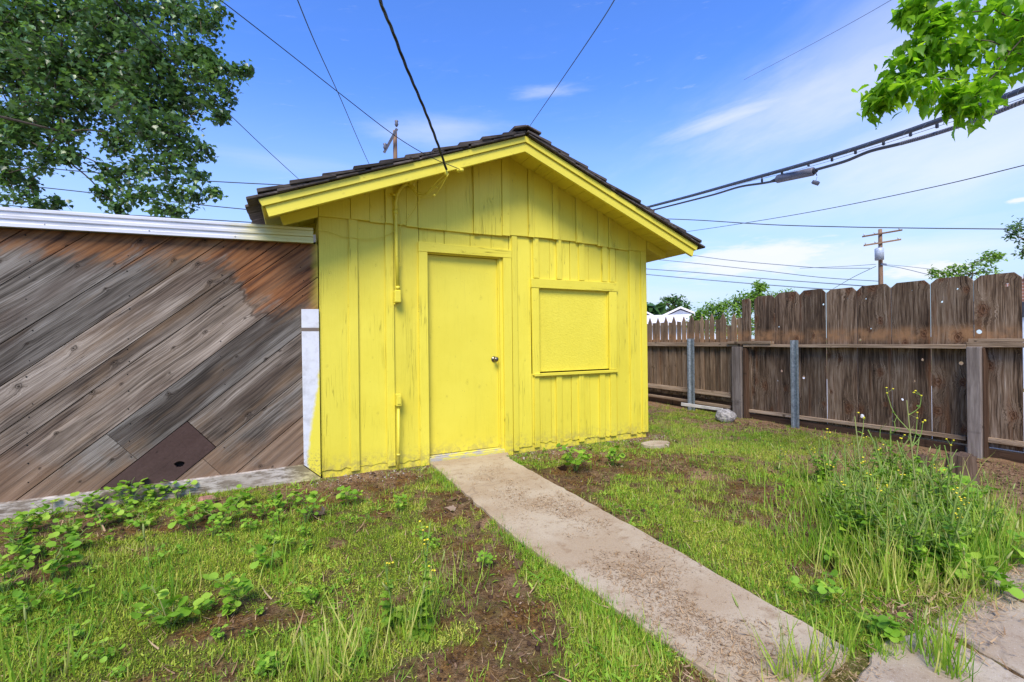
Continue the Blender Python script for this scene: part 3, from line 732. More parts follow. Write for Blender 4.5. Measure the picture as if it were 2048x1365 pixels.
for a in [[(823, 372), (833, 386), (846, 389), (858, 383), (872, 365), (893, 346)], [(822, 374), (832, 390), (848, 396), (868, 392), (880, 378), (896, 350)], [(824, 370), (838, 384), (853, 386), (864, 375), (880, 358), (895, 345)], [(822, 376), (834, 388), (852, 390), (874, 372), (898, 348)]]:
    n = len(a); wi.tube(curve3([yp(*q, 4.40-.31*(i/(n-1))**1.5) for i, q in enumerate(a)], 5), .0032, 6)
wi.tube(curve3([yp(868, 370, 4.2), yp(852, 388, 4.3), yp(838, 402, 4.36), yp(824, 427, 4.42), yp(798, 455, 4.44), yp(770, 472, 4.455), yp(740, 478, 4.46), yp(690, 474, 4.465), yp(655, 463, 4.465), yp(634, 460, 4.45)], 5), .0028, 6)
wi.tube(curve3([yp(797, 405, 4.43), yp(801, 440, 4.44), yp(801, 490, 4.445), yp(801, 522, 4.445), yp(797, 530, 4.43), yp(803, 533, 4.43)], 5), .003, 6)
p = yp(869, 391, 4.2); wi.ball(p, .012, 8, 6); p = yp(862, 377, 4.25); wi.ball(p, .012, 8, 6); p = yp(874, 375, 4.2); wi.ball(p, .009, 8, 6)
cchild(wi, 'lead_wire', M['yellow_smooth'])
ins = MB(); p0 = yp(893, 346, YB-.03); ins.tube([p0+Vector((0, .06, 0)), p0+Vector((0, .02, 0))], .008, 8); ins.ball(p0, .018, 12, 8, (.8, .9, 1.6)); sbuild(ins, 'wire_insulator', M['yellow_smooth']); ins = MB()
p1 = yp(922, 340.5, YB-.03); ins.tube([p1+Vector((-.018, .03, 0)), p1+Vector((-.008, 0, 0))], .020, 12); ins.tube([p1+Vector((-.004, 0, 0)), p1+Vector((.022, 0, 0))], .016, 12); ins.tube([p1+Vector((-.03, .05, 0)), p1+Vector((.0, 0, 0))], .006, 8)
sbuild(ins, 'wire_insulator', M['yellow_smooth'])

# ------------------------------------------------------------------ plank wall (lean-to) left of the shed
lean = empty('lean_to', (-1.5, YW, 0), 'lean-to of weathered grey diagonal planks with white ribbed metal roof edge', 'lean-to')
linv = Matrix.Translation(-Vector(lean.location))
def lb(mb, name, mat, bevel=0, parent=lean):
    o = mb.build(name, mat, None, bevel); o.parent = parent; o.matrix_parent_inverse = linv; return o
def clip(poly, a, b, c):     # keep a*x+b*y+c >= 0
    out = []
    for i in range(len(poly)):
        p, q = poly[i], poly[(i+1) % len(poly)]; dp, dq = a*p[0]+b*p[1]+c, a*q[0]+b*q[1]+c
        if dp >= 0: out.append(p)
        if (dp >= 0) != (dq >= 0): u = dp/(dp-dq); out.append((p[0]+(q[0]-p[0])*u, p[1]+(q[1]-p[1])*u))
    return out
ANG = R(40.2); tn = math.tan(ANG); DXL = -4.2
inter = [.509, .862, 1.262, 1.645, 2.046, 2.531, 2.829, 3.247]      # seam heights at x = 0
lines = [.18, .509, .862, 1.262, 1.645, 2.046, 2.20, 2.531, 2.829, 3.247, 3.55, 3.9, 4.25, 4.6, 4.95, 5.3, 5.65]
lines = [-.15] + lines
gd = (math.cos(ANG), math.sin(ANG))
def topz(x): return 2.095+.024*x
pl = MB()
def plank(c0, c1, cuts=((-99, 99),), mb=pl):
    g = .003/math.cos(ANG)
    for s0, s1 in cuts:      # s = distance along the grain measured as x*cos+z*sin
        pg = [(DXL, -3), (.187, -3), (.187, 9), (DXL, 9)]
        pg = clip(pg, -tn, 1, -(c0+g)); 
        if len(pg) > 2: pg = clip(pg, tn, -1, c1-g)
        if len(pg) > 2: pg = clip(pg, 0, 1, -.06)
        if len(pg) > 2: pg = clip(pg, .024, -1, 2.095)
        if len(pg) > 2: pg = clip(pg, gd[0], gd[1], -(s0+.002))
        if len(pg) > 2: pg = clip(pg, -gd[0], -gd[1], s1-.002)
        if len(pg) > 2:
            mb.prism(pg, (0, YW+.022+random.uniform(-.002, .002), 0), (1, 0, 0), (0, 0, 1), (0, -1, 0), .022, grain=gd)
def sco(px, py): x, z = onY(px, py); return x*gd[0]+z*gd[1]
j1 = sco(245, 895); jt = sco(405, 870); j2 = sco(424, 934)
for c0, c1 in zip(lines[:-1], lines[1:]):
    if abs(c0-1.262) < .01: plank(c0, c1, ((-99, j1), (j1, 99)))
    elif abs(c0-.862) < .01: plank(c0, c1, ((-99, sco(195, 981)-.3), (jt, 99)))
    elif abs(c0-.509) < .01: plank(c0, c1, ((-99, j2), (j2, 99)))
    else: plank(c0, c1)
rn_ = random.Random(12)
for sx in (-1.75, -1.17, -.56, .06):
    for c0, c1 in zip(lines[:-1], lines[1:]):
        for u in (.16, .5, .84):
            if u == .5 and c1-c0 < .38: continue
            xx_ = sx+rn_.uniform(-.02, .02); zz_ = c0+(c1-c0)*u+tn*xx_
            if .14 < zz_ < 2.05 and not (xx_ > .03 and zz_ < 1.5): pl.tube([(xx_, YW+.004, zz_), (xx_, YW-.0025, zz_)], rn_.uniform(.0035, .0055), 7, mi=1)
lb(pl, 'plank_cladding', [M['plank'], M['dark']], .0)
pb = MB()
pg = clip([(DXL, -3), (.187, -3), (.187, 9), (DXL, 9)], -tn, 1, -.866); pg = clip(pg, tn, -1, 1.258); pg = clip(pg, 0, 1, -.06); pg = clip(pg, gd[0], gd[1], -(sco(195, 981)-.3)); pg = clip(pg, -gd[0], -gd[1], jt-.004)
hx, hz = onY(359, 929); hole = [(hx+.034*math.cos(a)*(1+.2*math.sin(3*a)), hz+.026*math.sin(a)) for a in [k*math.pi/6 for k in range(12)]]
pb.prism(pg, (0, YW+.020, 0), (1, 0, 0), (0, 0, 1), (0, -1, 0), .023, grain=gd, holes=[hole])
o = lb(pb, 'patch_board', M['brown_board']); o['label'] = 'dark brown patch board with a dark hole low in the plank wall'
bk = MB(); bk.box(DXL, .187, YW+.035, YW+.09, -.1, 2.02); lb(bk, 'backing', M['plank_dark'])
# ribbed trim
tr = MB()
prof = [(.0, .0), (.012, -.004), (.012, .020), (.0, .026), (.0, .048), (.012, .054), (.012, .074), (.0, .080), (.0, .102), (.012, .108), (.012, .124), (-.004, .134), (-.06, .140)]
def trimz(x): return 2.100+.022*(x-.15)
xa_, xb_ = DXL, .150
vs = []
for x in (xa_, xb_):
    for dy, dz in prof: vs.append((x, YW-.055-dy, trimz(x)-.0+dz*(.142/.14)-(.0)))
k_ = len(prof)
for x in (xa_, xb_):
    vs.append((x, YW+.02, trimz(x)+.142)); vs.append((x, YW+.02, trimz(x)))
fs = []
for i in range(k_-1): fs.append((i, i+1, k_+i+1, k_+i))
fs += [(k_-1, 2*k_, 2*k_+2, 2*k_-1), (0, k_, 2*k_+3, 2*k_+1), tuple(list(range(k_))+[2*k_, 2*k_+1]), tuple([2*k_+3, 2*k_+2]+list(range(2*k_-1, k_-1, -1)))]
prof2 = [(v[0], v[1]-.0, v[2]) for v in vs]
tr.add(prof2, fs, None, .5)
for px, py in ((88, 448), (298, 461), (470, 473), (575, 480)):
    x, z = onY(px, py, YW-.07); tr.ball((x, YW-.068, z), .006, 8, 4)
lb(tr, 'ribbed_roof_edge', M['trim'])
rf = MB(); rf.prism([(DXL, 0), (.175, 0), (.175, 3.4), (DXL, 3.4)], (0, YW+.03, 2.12), (1, 0, .022), (0, 1, -.02), (0, 0, 1), .07); lb(rf, 'roof', M['roofwhite'])
sl = MB(); sl.prism([(DXL, .094-.02), (-1.91, .096), (-.6, .108), (.040, .119), (.188, -.016), (.188, -.05), (DXL, -.06)], (0, YW+.01, 0), (1, 0, 0), (0, 0, 1), (0, -1, 0), .045, grain=(1, 0)); lb(sl, 'sill_board', M['sill'], .004)
wb = MB(); wb.prism([(.046, 1.507), (.190, 1.509), (.190, -.006), (.052, .118)], (0, YW-.001, 0), (1, 0, 0), (0, 0, 1), (0, -1, 0), .026); o = lb(wb, 'corner_board', M['whiteboard'], .002); o['label'] = 'white painted corner board with yellow overspray'
sw = MB(); sw.box(DXL, DXL+.05, YW+.1, 7.9, -.05, 2.05); sw.box(DXL, .18, 7.85, 7.9, -.05, 2.05); lb(sw, 'rear_wall', M['plank_dark'])

# ------------------------------------------------------------------ right fence
XF = 6.30
def fy(px, X=XF, py=690): return onX(px, py, X)[0]
def fz(px, py, X=XF): return onX(px, py, X)[1]
fen = empty('dog_ear_fence', (XF, 3.2, 0), 'dark weathered fence of wide dog-eared boards with bright knot holes', 'fence')
finv = Matrix.Translation(-Vector(fen.location))
def ff(mb, name, mat, bevel=0, root=fen):
    o = mb.build(name, mat, None, bevel); o.parent = root; o.matrix_parent_inverse = Matrix.Translation(-Vector(root.location)); return o
def circ(y, z, r, n=9, e=1.): return [(y+r*math.cos(a)*(1+.12*math.sin(2*a+y*9)), z+r*e*math.sin(a)) for a in [2*math.pi*k/n for k in range(n)]]
bdef = [(2044, 1948.5, 546, 550), (1946.5, 1862, 553, 556), (1860, 1783, 561, 566), (1781.5, 1715, 568.5, 572), (1713.3, 1653, 576, 578), (1651, 1600.5, 578, 581), (1599, 1551.3, 583, 586), (1550, 1509, 591, 593)]
holes_px = [(2014, 570, 5.5), (1956, 664, 6.5), (1883, 604, 3.2), (1914, 578, 2.6), (1844, 720, 4), (1843, 720, 0), (1828, 762.5, 3.4), (1804, 799.5, 3.6), (1921, 727, 5.5), (1731, 598, 2.2), (1741, 657.5, 2.2), (1719.5, 680, 4), (1718, 832, 6), (1648, 609, 3), (1557, 654, 2.2), (1562.5, 742.5, 4), (1604, 755, 5), (1505.5, 809, 3), (1554, 762, 1.6), (1694, 597, 1.4), (1823, 581, 1.4)]
bp = MB(); done_h = set()
zb = lambda y: .09-.012*(y-2)
for k, (pr, pl_, tr_, tl_) in enumerate(bdef):
    y0, y1 = fy(pr), fy(pl_); z0 = zb(y0)-.02; zt0, zt1 = fz(pr, tr_), fz(pl_, tl_); zt0 = zt1 = (zt0+zt1)/2; e = .055
    poly = [(y0, z0), (y1, z0), (y1, zt1-e*.9), (y1-e, zt1), (y0+e*.9, zt0), (y0, zt0-e)]
    hs = []
    for hi, (hx_, hy_, r_) in enumerate(holes_px):
        if r_ <= 0 or hi in done_h: continue
        y, z = onX(hx_, hy_); d_ = XF/ray(hx_, hy_).x; rr_ = r_*d_/FPX*.7
        if y0+rr_+.008 < y < y1-rr_-.008: hs.append(circ(y, z, rr_)); done_h.add(hi)
        elif y0-.02 < y < y1+.02 and min(abs(y-y0), abs(y-y1)) < rr_+.01:
            yy = y0+rr_+.012 if abs(y-y0) < abs(y-y1) else y1-rr_-.012
            hs.append(circ(yy, z, rr_)); done_h.add(hi)
    bp.prism(poly, (XF+random.uniform(0, .006), 0, 0), (0, 1, 0), (0, 0, 1), (1, 0, 0), .02, holes=hs)
# beyond the photo's right edge, and a leaning end board
for k in range(5):
    y0 = fy(2046.5)-.352*(k+1); bp.prism([(y0, .06), (y0+.345, .06), (y0+.345, 1.78), (y0+.29, 1.84), (y0+.055, 1.84), (y0, 1.78)], (XF, 0, 0), (0, 1, 0), (0, 0, 1), (1, 0, 0), .02)
ya, yb2 = fy(1505), fy(1490.5)
bp.prism([(ya+.02, .12), (yb2+.005, .12), (yb2+.045, fz(1488, 600)), (ya+.05, fz(1500, 597)), (ya+.02, fz(1504, 603))], (XF-.012, 0, 0), (0, 1, 0), (0, 0, 1), (1, 0, 0), .02)
bp.box(XF+.024, XF+.038, fy(1512), fy(1488), .1, 1.16)
ff(bp, 'board_panel', M['fence'], .002)
def rail(pxa, pxb, zt, zb_, X0, X1, mat='rail', root=fen, name='rail', off=0.):
    ya, yb_ = fy(pxa, X0), fy(pxb, X0); mb = MB()
    n = 8; vs = []; 
    for k in range(n+1):
        y = ya+(yb_-ya)*k/n; j = random.uniform(-.004, .004)
        zt_ = zt+off*k/n; zz = zb_+off*k/n
        vs += [(X0+random.uniform(-.002, .002), y, zt_+j), (X1, y, zt_+j), (X1, y, zz), (X0, y, zz+random.uniform(-.004, .004))]
    fs = [(0,1,2,3), tuple(n*4+i for i in (3,2,1,0))]
    for k in range(n):
        for i in range(4): fs.append((k*4+i, k*4+(i+1) % 4, k*4+4+(i+1) % 4, k*4+4+i))
    mb.add(vs, fs, [(v[1], v[2], v[0]) for v in vs])
    return ff(mb, name, M[mat], .003, root)
RX0, RX1 = XF-.042, XF-.003
rail(1932, 1486, fz(1700, 689), fz(1700, 695.5), RX0-.045, RX1)
rail(2300, 1932.5, fz(1990, 685), fz(1990, 695.5), RX0-.045, RX1)
rail(2300, 1936, fz(1990, 677.5), fz(1990, 684.5), RX0-.02, RX1-.004)
rail(1929, 1482, fz(1929, 871), fz(1929, 880), RX0, RX1, off=fz(1482, 816)-fz(1929, 871))
rail(2300, 1964, fz(1990, 875.5), fz(1990, 885.5), RX0, RX1)
def post(pa, pb_, zt, X0, dx, root=fen, mat='post', name='post'):
    ya, yb_ = fy(pa, X0), fy(pb_, X0); mb = MB(); mb.box(X0, X0+dx, min(ya, yb_), max(ya, yb_), -.15, zt); return ff(mb, name, M[mat], .006, root)
post(1931.5, 1961, fz(1945, 694, 6.17), 6.17, .075)
post(1963, 1968.5, fz(1945, 696, 6.20), 6.20, .09, mat='kick')
post(1463, 1481, fz(1470, 694, 6.18), 6.18, .07)
post(1485, 1491, fz(1470, 697, 6.20), 6.20, .08, mat='kick')
def kick(pxa, pxb, zt, X=XF+.004, root=fen):
    mb = MB(); ya, yb_ = fy(pxa, X), fy(pxb, X); mb.box(X-.03, X+.005, min(ya, yb_), max(ya, yb_), -.15, zt, 'y'); return ff(mb, 'kick_board', M['kick'], .004, root)
kick(1929, 1484, .052); kick(2300, 1964.5, .058)
def metal_post(pa, pb_, zt, root, base=-.2, X0=6.13):
    ya, yb_ = sorted((fy(pa, X0), fy(pb_, X0))); mb = MB(); t_ = .006; D = .045; w_ = yb_-ya
    poly = [(0, 0), (w_*.22, 0), (w_*.32, D*.7), (w_*.68, D*.7), (w_*.78, 0), (w_, 0), (w_, t_), (w_*.84, t_), (w_*.74, D*.7+t_), (w_*.26, D*.7+t_), (w_*.16, t_), (0, t_)]
    mb.prism(poly, (X0, ya, base), (0, 1, 0), (1, 0, 0), (0, 0, 1), zt-base, grain=(1, 0))
    o = ff(mb, 'metal_post', M['galv'], 0, root)
    return o
metal_post(1580.3, 1596.3, fz(1588, 681, 6.13), fen)

pic = empty('picket_fence', (XF, 6.5, 0), 'old narrow picket fence with pointed slats running behind the shed', 'fence')
pp = MB()
tips = [(1301.2, 636), (1317.2, 636), (1333, 634), (1348.8, 633), (1369, 633), (1384.6, 629), (1405, 632), (1425, 627.5), (1447.5, 626.5), (1469.4, 627)]
wid = [7, 7, 7, 7.5, 8, 9, 7.5, 8.5, 12, 11]
for (px, py), w_ in zip(tips, wid):
    y0, y1 = fy(px+w_/2), fy(px-w_/2); zt = fz(px, py); zs = zt-.105; ym = (y0+y1)/2
    pp.prism([(y0, .2), (y1, .2), (y1, zs), (y1-.02*(y1-y0)/.1, zs+.04), (ym, zt), (y0+.02*(y1-y0)/.1, zs+.04), (y0, zs)], (XF-.014, 0, 0), (0, 1, 0), (0, 0, 1), (1, 0, 0), .014)
flat = [(1293, 1297, 648), (1305.3, 1312.5, 646.5), (1321, 1328.3, 646), (1337.5, 1344.8, 645), (1354, 1361.5, 643), (1373.5, 1379.5, 643), (1389, 1398.5, 642), (1409.5, 1417.5, 640), (1431.5, 1441, 639), (1454, 1462, 651), (1475, 1485.5, 635.5)]
for a, b, py in flat:
    y0, y1 = fy(b), fy(a); zt = fz((a+b)/2, py); pp.prism([(y0, .2), (y1, .2), (y1, zt), (y0, zt+random.uniform(-.015, .01))], (XF+.003, 0, 0), (0, 1, 0), (0, 0, 1), (1, 0, 0), .014)
y = fy(1292); k = 0
while y < 13.5:
    w_ = random.uniform(.075, .10); zt = 1.60+random.uniform(-.02, .02)
    if k % 2: pp.prism([(y, .2), (y+w_, .2), (y+w_, zt-.05), (y+w_/2, zt+.06), (y, zt-.05)], (XF-.012, 0, 0), (0, 1, 0), (0, 0, 1), (1, 0, 0), .014)
    else: pp.prism([(y, .2), (y+w_, .2), (y+w_, zt-.03), (y, zt-.03)], (XF+.002, 0, 0), (0, 1, 0), (0, 0, 1), (1, 0, 0), .014)
    y += w_+.006; k += 1
# wide lower infill boards behind the pickets
y = fy(1460)
while y < 13.4:
    w_ = random.uniform(.10, .19); pp.prism([(y, .17), (y+w_, .17), (y+w_, 1.19), (y, 1.19)], (XF+.020, 0, 0), (0, 1, 0), (0, 0, 1), (1, 0, 0), .014); y += w_+.005
ff(pp, 'picket_panel', M['picket'], .0015, pic)
yend = 13.4
def rail2(ya, za_t, za_b, zb_t, zb_b, X0, X1, mat='rail'):
    mb = MB(); vs = []
    n = 10
    for k in range(n+1):
        u = k/n; y = ya+(yend-ya)*u; j = random.uniform(-.004, .004)
        a, b = za_t+(zb_t-za_t)*u+j, za_b+(zb_b-za_b)*u
        vs += [(X0, y, a), (X1, y, a), (X1, y, b), (X0, y, b)]
    fs = [(0,1,2,3), tuple(n*4+i for i in (3,2,1,0))]
    for k in range(n):
        for i in range(4): fs.append((k*4+i, k*4+(i+1) % 4, k*4+4+(i+1) % 4, k*4+4+i))
    mb.add(vs, fs, [(v[1], v[2], v[0]) for v in vs]); return ff(mb, 'rail', M[mat], .003, pic)
yq = fy(1459, RX0)
rail2(fy(1478, RX0), fz(1380, 685), fz(1380, 693), fz(1380, 685), fz(1380, 693), RX0-.03, RX1-.014)
rail2(yq, fz(1458, 785), fz(1458, 795), fz(1458, 785)+.01, fz(1458, 795)+.01, RX0, RX1-.014)
rail2(yq, fz(1459, 811), fz(1459, 816.5), fz(1459, 811)+.01, fz(1459, 816)+.01, RX0-.02, RX1-.014)
mb = MB(); mb.box(RX0-.06, RX1-.02, fy(1550), fy(1463), fz(1500, 683), fz(1500, 688), 'y'); ff(mb, 'rail', M['rail'], .003, fen)
mb = MB(); mb.box(XF+.036, XF+.06, yq, yend, -.15, .24, 'y'); ff(mb, 'kick_board', M['kick'], 0, pic)
metal_post(1374, 1388, fz(1380, 678, 6.13), pic)
# loose pale board on the ground by the picket fence
mb = MB(); a = Vector((*onZ(1362, 812, .06), .06)); b = Vector((*onZ(1447, 823, .06), .06)); dd = (b-a); 
vdir = Vector((-dd.y, dd.x, 0)).normalized()
mb.prism([(0, 0), (dd.length, 0), (dd.length-.02, .045), (0, .055)], a, dd.normalized(), Vector((0, 0, 1)), vdir, .02, grain=(1, 0))
tag(mb.build('loose_board', simple('pale_loose_board', (.55, .52, .48), .8, 0, 8, .2), None, .003), 'pale loose board lying at the foot of the picket fence', 'board')

# ------------------------------------------------------------------ rocks, brick, stump
def lump(name, c, r, sc, mat, jit, label, cat, seg=16, rings=10):
    mb = MB(); mb.ball((0, 0, 0), r, seg, rings, sc, jit); o = mb.build(name, mat); o.location = c; tag(o, label, cat)
    s2 = o.modifiers.new('s', 'SUBSURF'); s2.levels = 1; s2.render_levels = 1; return o
x, y = onZ(1462, 850, .0); lump('rock', (5.75, 4.75, .045), .155, (.9, 1.0, .72), M['rock'], .13, 'rough speckled grey rock at the foot of the fence post', 'rock')
x, y = onZ(415, 1001); mb = MB(); mb.box(-.055, .055, -.035, .035, -.03, .035); o = mb.build('brick_fragment', M['brickbit'], None, .012); o.location = (x, y-.02, 0.0); o.rotation_euler = (.1, .15, .5); tag(o, 'small reddish brick fragment beside the sill of the plank wall', 'brick')
x, y = onZ(1310, 889); slab('broken_slab', [(x-.12, y-.05), (x+.10, y-.12), (x+.22, y+.02), (x+.1, y+.12), (x-.12, y+.1)], .012, .05, M['slab'], 44, .02)
def stump(x, y, r, h, label, lean_=(.0, .0), seed=1):
    rg2 = random.Random(seed); mb = MB(); seg = 22; rows = 7; vs = []; gc = []
    prof_ = [1+.16*math.sin(3*a+seed)+.10*math.sin(5*a+2*seed)+rg2.uniform(-.05, .05) for a in [2*math.pi*k/seg for k in range(seg)]]
    for i in range(rows):
        u = i/(rows-1); f = r*(1.28-.38*u**.6)
        for k in range(seg):
            a = 2*math.pi*k/seg; q = f*prof_[k]*(1+rg2.uniform(-.03, .03))
            z = h*u-.05+(rg2.uniform(-.03, .02)*r*4 if i == rows-1 else 0)
            vs.append((q*math.cos(a)+lean_[0]*u, q*math.sin(a)+lean_[1]*u, z)); gc.append((z, a*r, 0))
    fs = [(i*seg+k, i*seg+(k+1) % seg, (i+1)*seg+(k+1) % seg, (i+1)*seg+k) for i in range(rows-1) for k in range(seg)]
    vs.append((lean_[0], lean_[1], h-.055)); gc.append((h, 0, 0)); fs += [((rows-1)*seg+k, (rows-1)*seg+(k+1) % seg, len(vs)-1) for k in range(seg)]
    mb.add(vs, fs, gc, .6); o = mb.build('tree_stump', M['stump']); o.location = (x, y, 0); tag(o, label, 'stump'); return o
x, y = onZ(1924, 957); stump(x, y, .088, .25, 'cut brown tree stump in front of the grey fence post', (.02, .0), 2)
x, y = onZ(1873, 938); stump(x+.02, y+.10, .045, .15, 'small dark broken stump left of the larger cut stump', (-.02, .0), 5)

# ------------------------------------------------------------------ neighbours beyond the fence
def house(name, label, cx, cy, w_, d_, wallh, roofh, rot, wallmat, roofmat, win=True):
    root = empty(name, (cx, cy, 0), label, 'house'); root.rotation_euler = (0, 0, rot)
    a = MB(); a.box(-w_/2, w_/2, -d_/2, d_/2, 0, wallh)
    a.prism([(-w_/2+.02, wallh), (w_/2-.02, wallh), (0, wallh+roofh-.1)], (0, -d_/2+.03, 0), (1, 0, 0), (0, 0, 1), (0, 1, 0), d_-.06)
    a.build('wall', wallmat, root)
    b = MB(); ov = .5
    for s in (-1, 1):
        sl_ = roofh/(w_/2)
        pts_ = [(0, wallh+roofh), (s*(w_/2+ov), wallh-sl_*ov), (s*(w_/2+ov), wallh-sl_*ov+.14), (0, wallh+roofh+.14)]
        b.prism(pts_, (0, -d_/2-ov, 0), (1, 0, 0), (0, 0, 1), (0, 1, 0), d_+2*ov)
    b.build('roof', roofmat, root)
    if win:
        for s in (-1, 1):
            c = MB(); c.box(s*w_*.25-.6, s*w_*.25+.6, -d_/2-.03, -d_/2+.02, 1., 2.1); f = c.build('window', M['cable_grey'], root)
            c = MB(); c.box(s*w_*.25-.7, s*w_*.25+.7, -d_/2-.05, -d_/2-.0, .92, .99); c.build('sill', M['roofwhite'], f); c = MB(); c.box(s*w_*.25-.7, s*w_*.25+.7, -d_/2-.05, -d_/2-.0, 2.11, 2.2); c.build('frame', M['roofwhite'], f)
    return root
def yawfacing(px, extra=0): d = ray(px, 682); return math.atan2(d.y, d.x)-math.pi/2+extra
p = P3(1362, 682, 38); house('neighbour_house', 'distant low house with a pale gable roof below the round tree', p.x, p.y, 5.2, 6., 2.35, 1.20, yawfacing(1362), M['stucco'], M['roofwhite'])
p = P3(1325, 682, 33); house('neighbour_house', 'distant house with long flat pinkish white roof right beside the shed corner', p.x, p.y, 6., 5.6, 2.2, .62, yawfacing(1325)+R(90), M['stucco'], M['roofwhite'], False)
p = P3(1284, 682, 42); house('neighbour_house', 'distant white gable peeking out from behind the shed wall', p.x, p.y, 4.2, 6., 2.5, 1.15, yawfacing(1284), M['stucco'], M['roofwhite'], False)
bh = empty('brick_house', (15, 0, 0), 'neighbour house of orange brick showing past the right end of the fence', 'house')
a = MB(); a.box(0, 6, -5.5, 4.8, 1.95, 2.48); a.build('brick_wall', M['brick'], bh)
a = MB(); a.box(-.001, 6, -5.5, 4.8, -.05, 1.60); a.build('lower_wall', M['stucco'], bh)
a = MB(); a.box(-.05, 6, -5.5, 4.8, 1.601, 1.948); a.build('dark_band', M['cable_grey'], bh)
a = MB(); a.box(-.04, 6.3, -5.8, 4.85, 2.481, 2.54); a.build('roof', M['roofwhite'], bh)

# utility poles
def util_pole(base, top_z, r, label, yaw, arms, trans=True):
    root = empty('utility_pole', base, label, 'pole')
    a = MB(); n = 8; a.tube([(0, 0, (top_z)*k/n) for k in range(n+1)], [r*1.25-(r*.45)*k/n for k in range(n+1)], 14); a.build('pole', M['pole'], root)
    for z, hl, dzz in arms:
        b = MB(); dx, dy = math.cos(yaw), math.sin(yaw); off = Vector((dy, -dx, 0))*(r+.04)
        p, q = Vector((-hl*dx, -hl*dy, z-dzz))+off, Vector((hl*dx, hl*dy, z+dzz))+off
        u = (q-p).normalized(); sd = Vector((u.y, -u.x, 0)).normalized()
        b.prism([(-.05, -.055), (.05, -.055), (.05, .055), (-.05, .055)], p, sd, Vector((0, 0, 1)), u, (q-p).length)
        c = b.build('crossarm', M['pole'], root)
        for s in ((.04, .30, .93) if hl > 1 else (.1, .9)):
            w = p.lerp(q, s); i_ = MB(); i_.tube([w+Vector((0, 0, .05)), w+Vector((0, 0, .10)), w+Vector((0, 0, .19))], [.02, .045, .035], 10); i_.build('insulator', M['transformer'], c)
    if trans:
        b = MB(); z = top_z-1.85; c0 = Vector((-.36, -.1, 0)); b.tube([c0+Vector((0, 0, z-.42)), c0+Vector((0, 0, z+.38)), c0+Vector((0, 0, z+.44))], [.27, .27, .22], 20)
        c = b.build('transformer', M['transformer'], root)
        b = MB(); b.tube([c0+Vector((-.08, 0, z+.44)), c0+Vector((-.08, 0, z+.62))], [.04, .025], 8); b.build('bushing', M['closure'], c)
        b = MB(); b.tube([c0+Vector((.1, 0, z+.44)), c0+Vector((.1, 0, z+.6))], [.04, .025], 8); b.build('bushing', M['closure'], c)
        b = MB(); b.tube([(0, 0, top_z-4.1), (.35, -.1, top_z-4.1)], .03, 8); b.build('step_peg', M['pole'], root)
        b = MB(); b.box(-.2, .38, -.2, -.1, top_z-2.62, top_z-2.5); b.build('bracket', M['closure'], root)
    return root
pb_ = P3(1763, 682, 33); ptop = P3(1756, 459, 33)
D1 = (pb_.x, pb_.y, 0)
camyaw = math.atan2(R0.y, R0.x)
util_pole(D1, ptop.z, .145, 'wooden utility pole with two crossarms and grey transformer beyond the fence', camyaw, [(ptop.z-.34, 1.42, .22), (ptop.z-1.0, 1.32, .2)])
pq = P3(790, 262, 16.5); r2 = util_pole((pq.x, pq.y, 0), pq.z, .088, 'weathered utility pole top sticking up behind the left slope of the shed roof', 0, [], False)
b = MB(); p, q = P3(768, 306, 16.3)-r2.location, P3(794, 258, 16.2)-r2.location; u = (q-p).normalized(); sd = u.cross(Vector((0, 1, 0))).normalized()
b.prism([(-.045, -.05), (.045, -.05), (.045, .05), (-.045, .05)], p, sd, sd.cross(u), u, (q-p).length); cr_ = b.build('crossarm', M['closure'], r2)
for px, py in ((793, 246), (770, 292)):
    b = MB()
    w = P3(px, py, 16.25)-r2.location; b.tube([w+Vector((0, 0, -.14)), w+Vector((0, 0, -.06)), w, w+Vector((0, 0, .06)), w+Vector((0, 0, .1))], [.03, .07, .05, .07, .02], 10)
    b.build('insulator', M['closure'], cr_)

# ------------------------------------------------------------------ overhead wires
def wire(pts, r, label, mat='thin_wire', group=None, sides=6, name='overhead_wire', n=10):
    mb = MB(); mb.tube(curve3([P3(*p) for p in pts], n), r, sides); return tag(mb.build(name, M[mat]), label, 'cable', group)
def px_r(wpx, d): return wpx*d/FPX/2
# twisted service drop
path = curve3([P3(715, -160, 2.2), P3(760, 0, 2.75), P3(785, 62, 3.05), P3(812, 133, 3.3), P3(850, 222, 3.65), P3(876, 290, 3.95), P3(893, 340, 4.18)], 28)
mb = MB(); ph = [0, 2.1, 4.2]
for a0 in ph:
    pts = []
    L = 0
    for i, p in enumerate(path):
        if i: L += (p-path[i-1]).length
        tdir = (path[min(i+1, len(path)-1)]-path[max(i-1, 0)]).normalized(); x = tdir.cross(Vector((0, 0, 1))).normalized(); y = x.cross(tdir)
        q = a0+L*16; pts.append(p+(x*math.cos(q)+y*math.sin(q))*.0062)
    mb.tube(pts, .0058, 6)
tag(mb.build('service_cable', M['black']), 'thick black twisted service cable dropping to the left slope of the shed gable', 'cable')
wire([(360, -60, 2.6), (440, 0, 2.8), (560, 93, 3.2), (683, 190, 3.5), (790, 272, 3.8), (860, 314, 4.05), (920, 339, 4.25)], .0032, 'thin dark wire from upper left to the insulator on the shed barge board', 'black')
wire([(565, -80, 4.), (595, 0, 4.6), (632, 90, 5.5), (680, 195, 7.), (712, 270, 8.5), (737, 326, 10.), (760, 372, 11.5)], .0062, 'wavy dark wire passing behind the left roof slope of the shed', 'black')
wire([(170, -60, 4.6), (226, 0, 5.0), (330, 110, 5.8), (448, 219, 7.), (530, 297, 8.5), (600, 361, 10), (650, 405, 12)], .0062, 'dark wire crossing in front of the left tree to behind the roof', 'black')
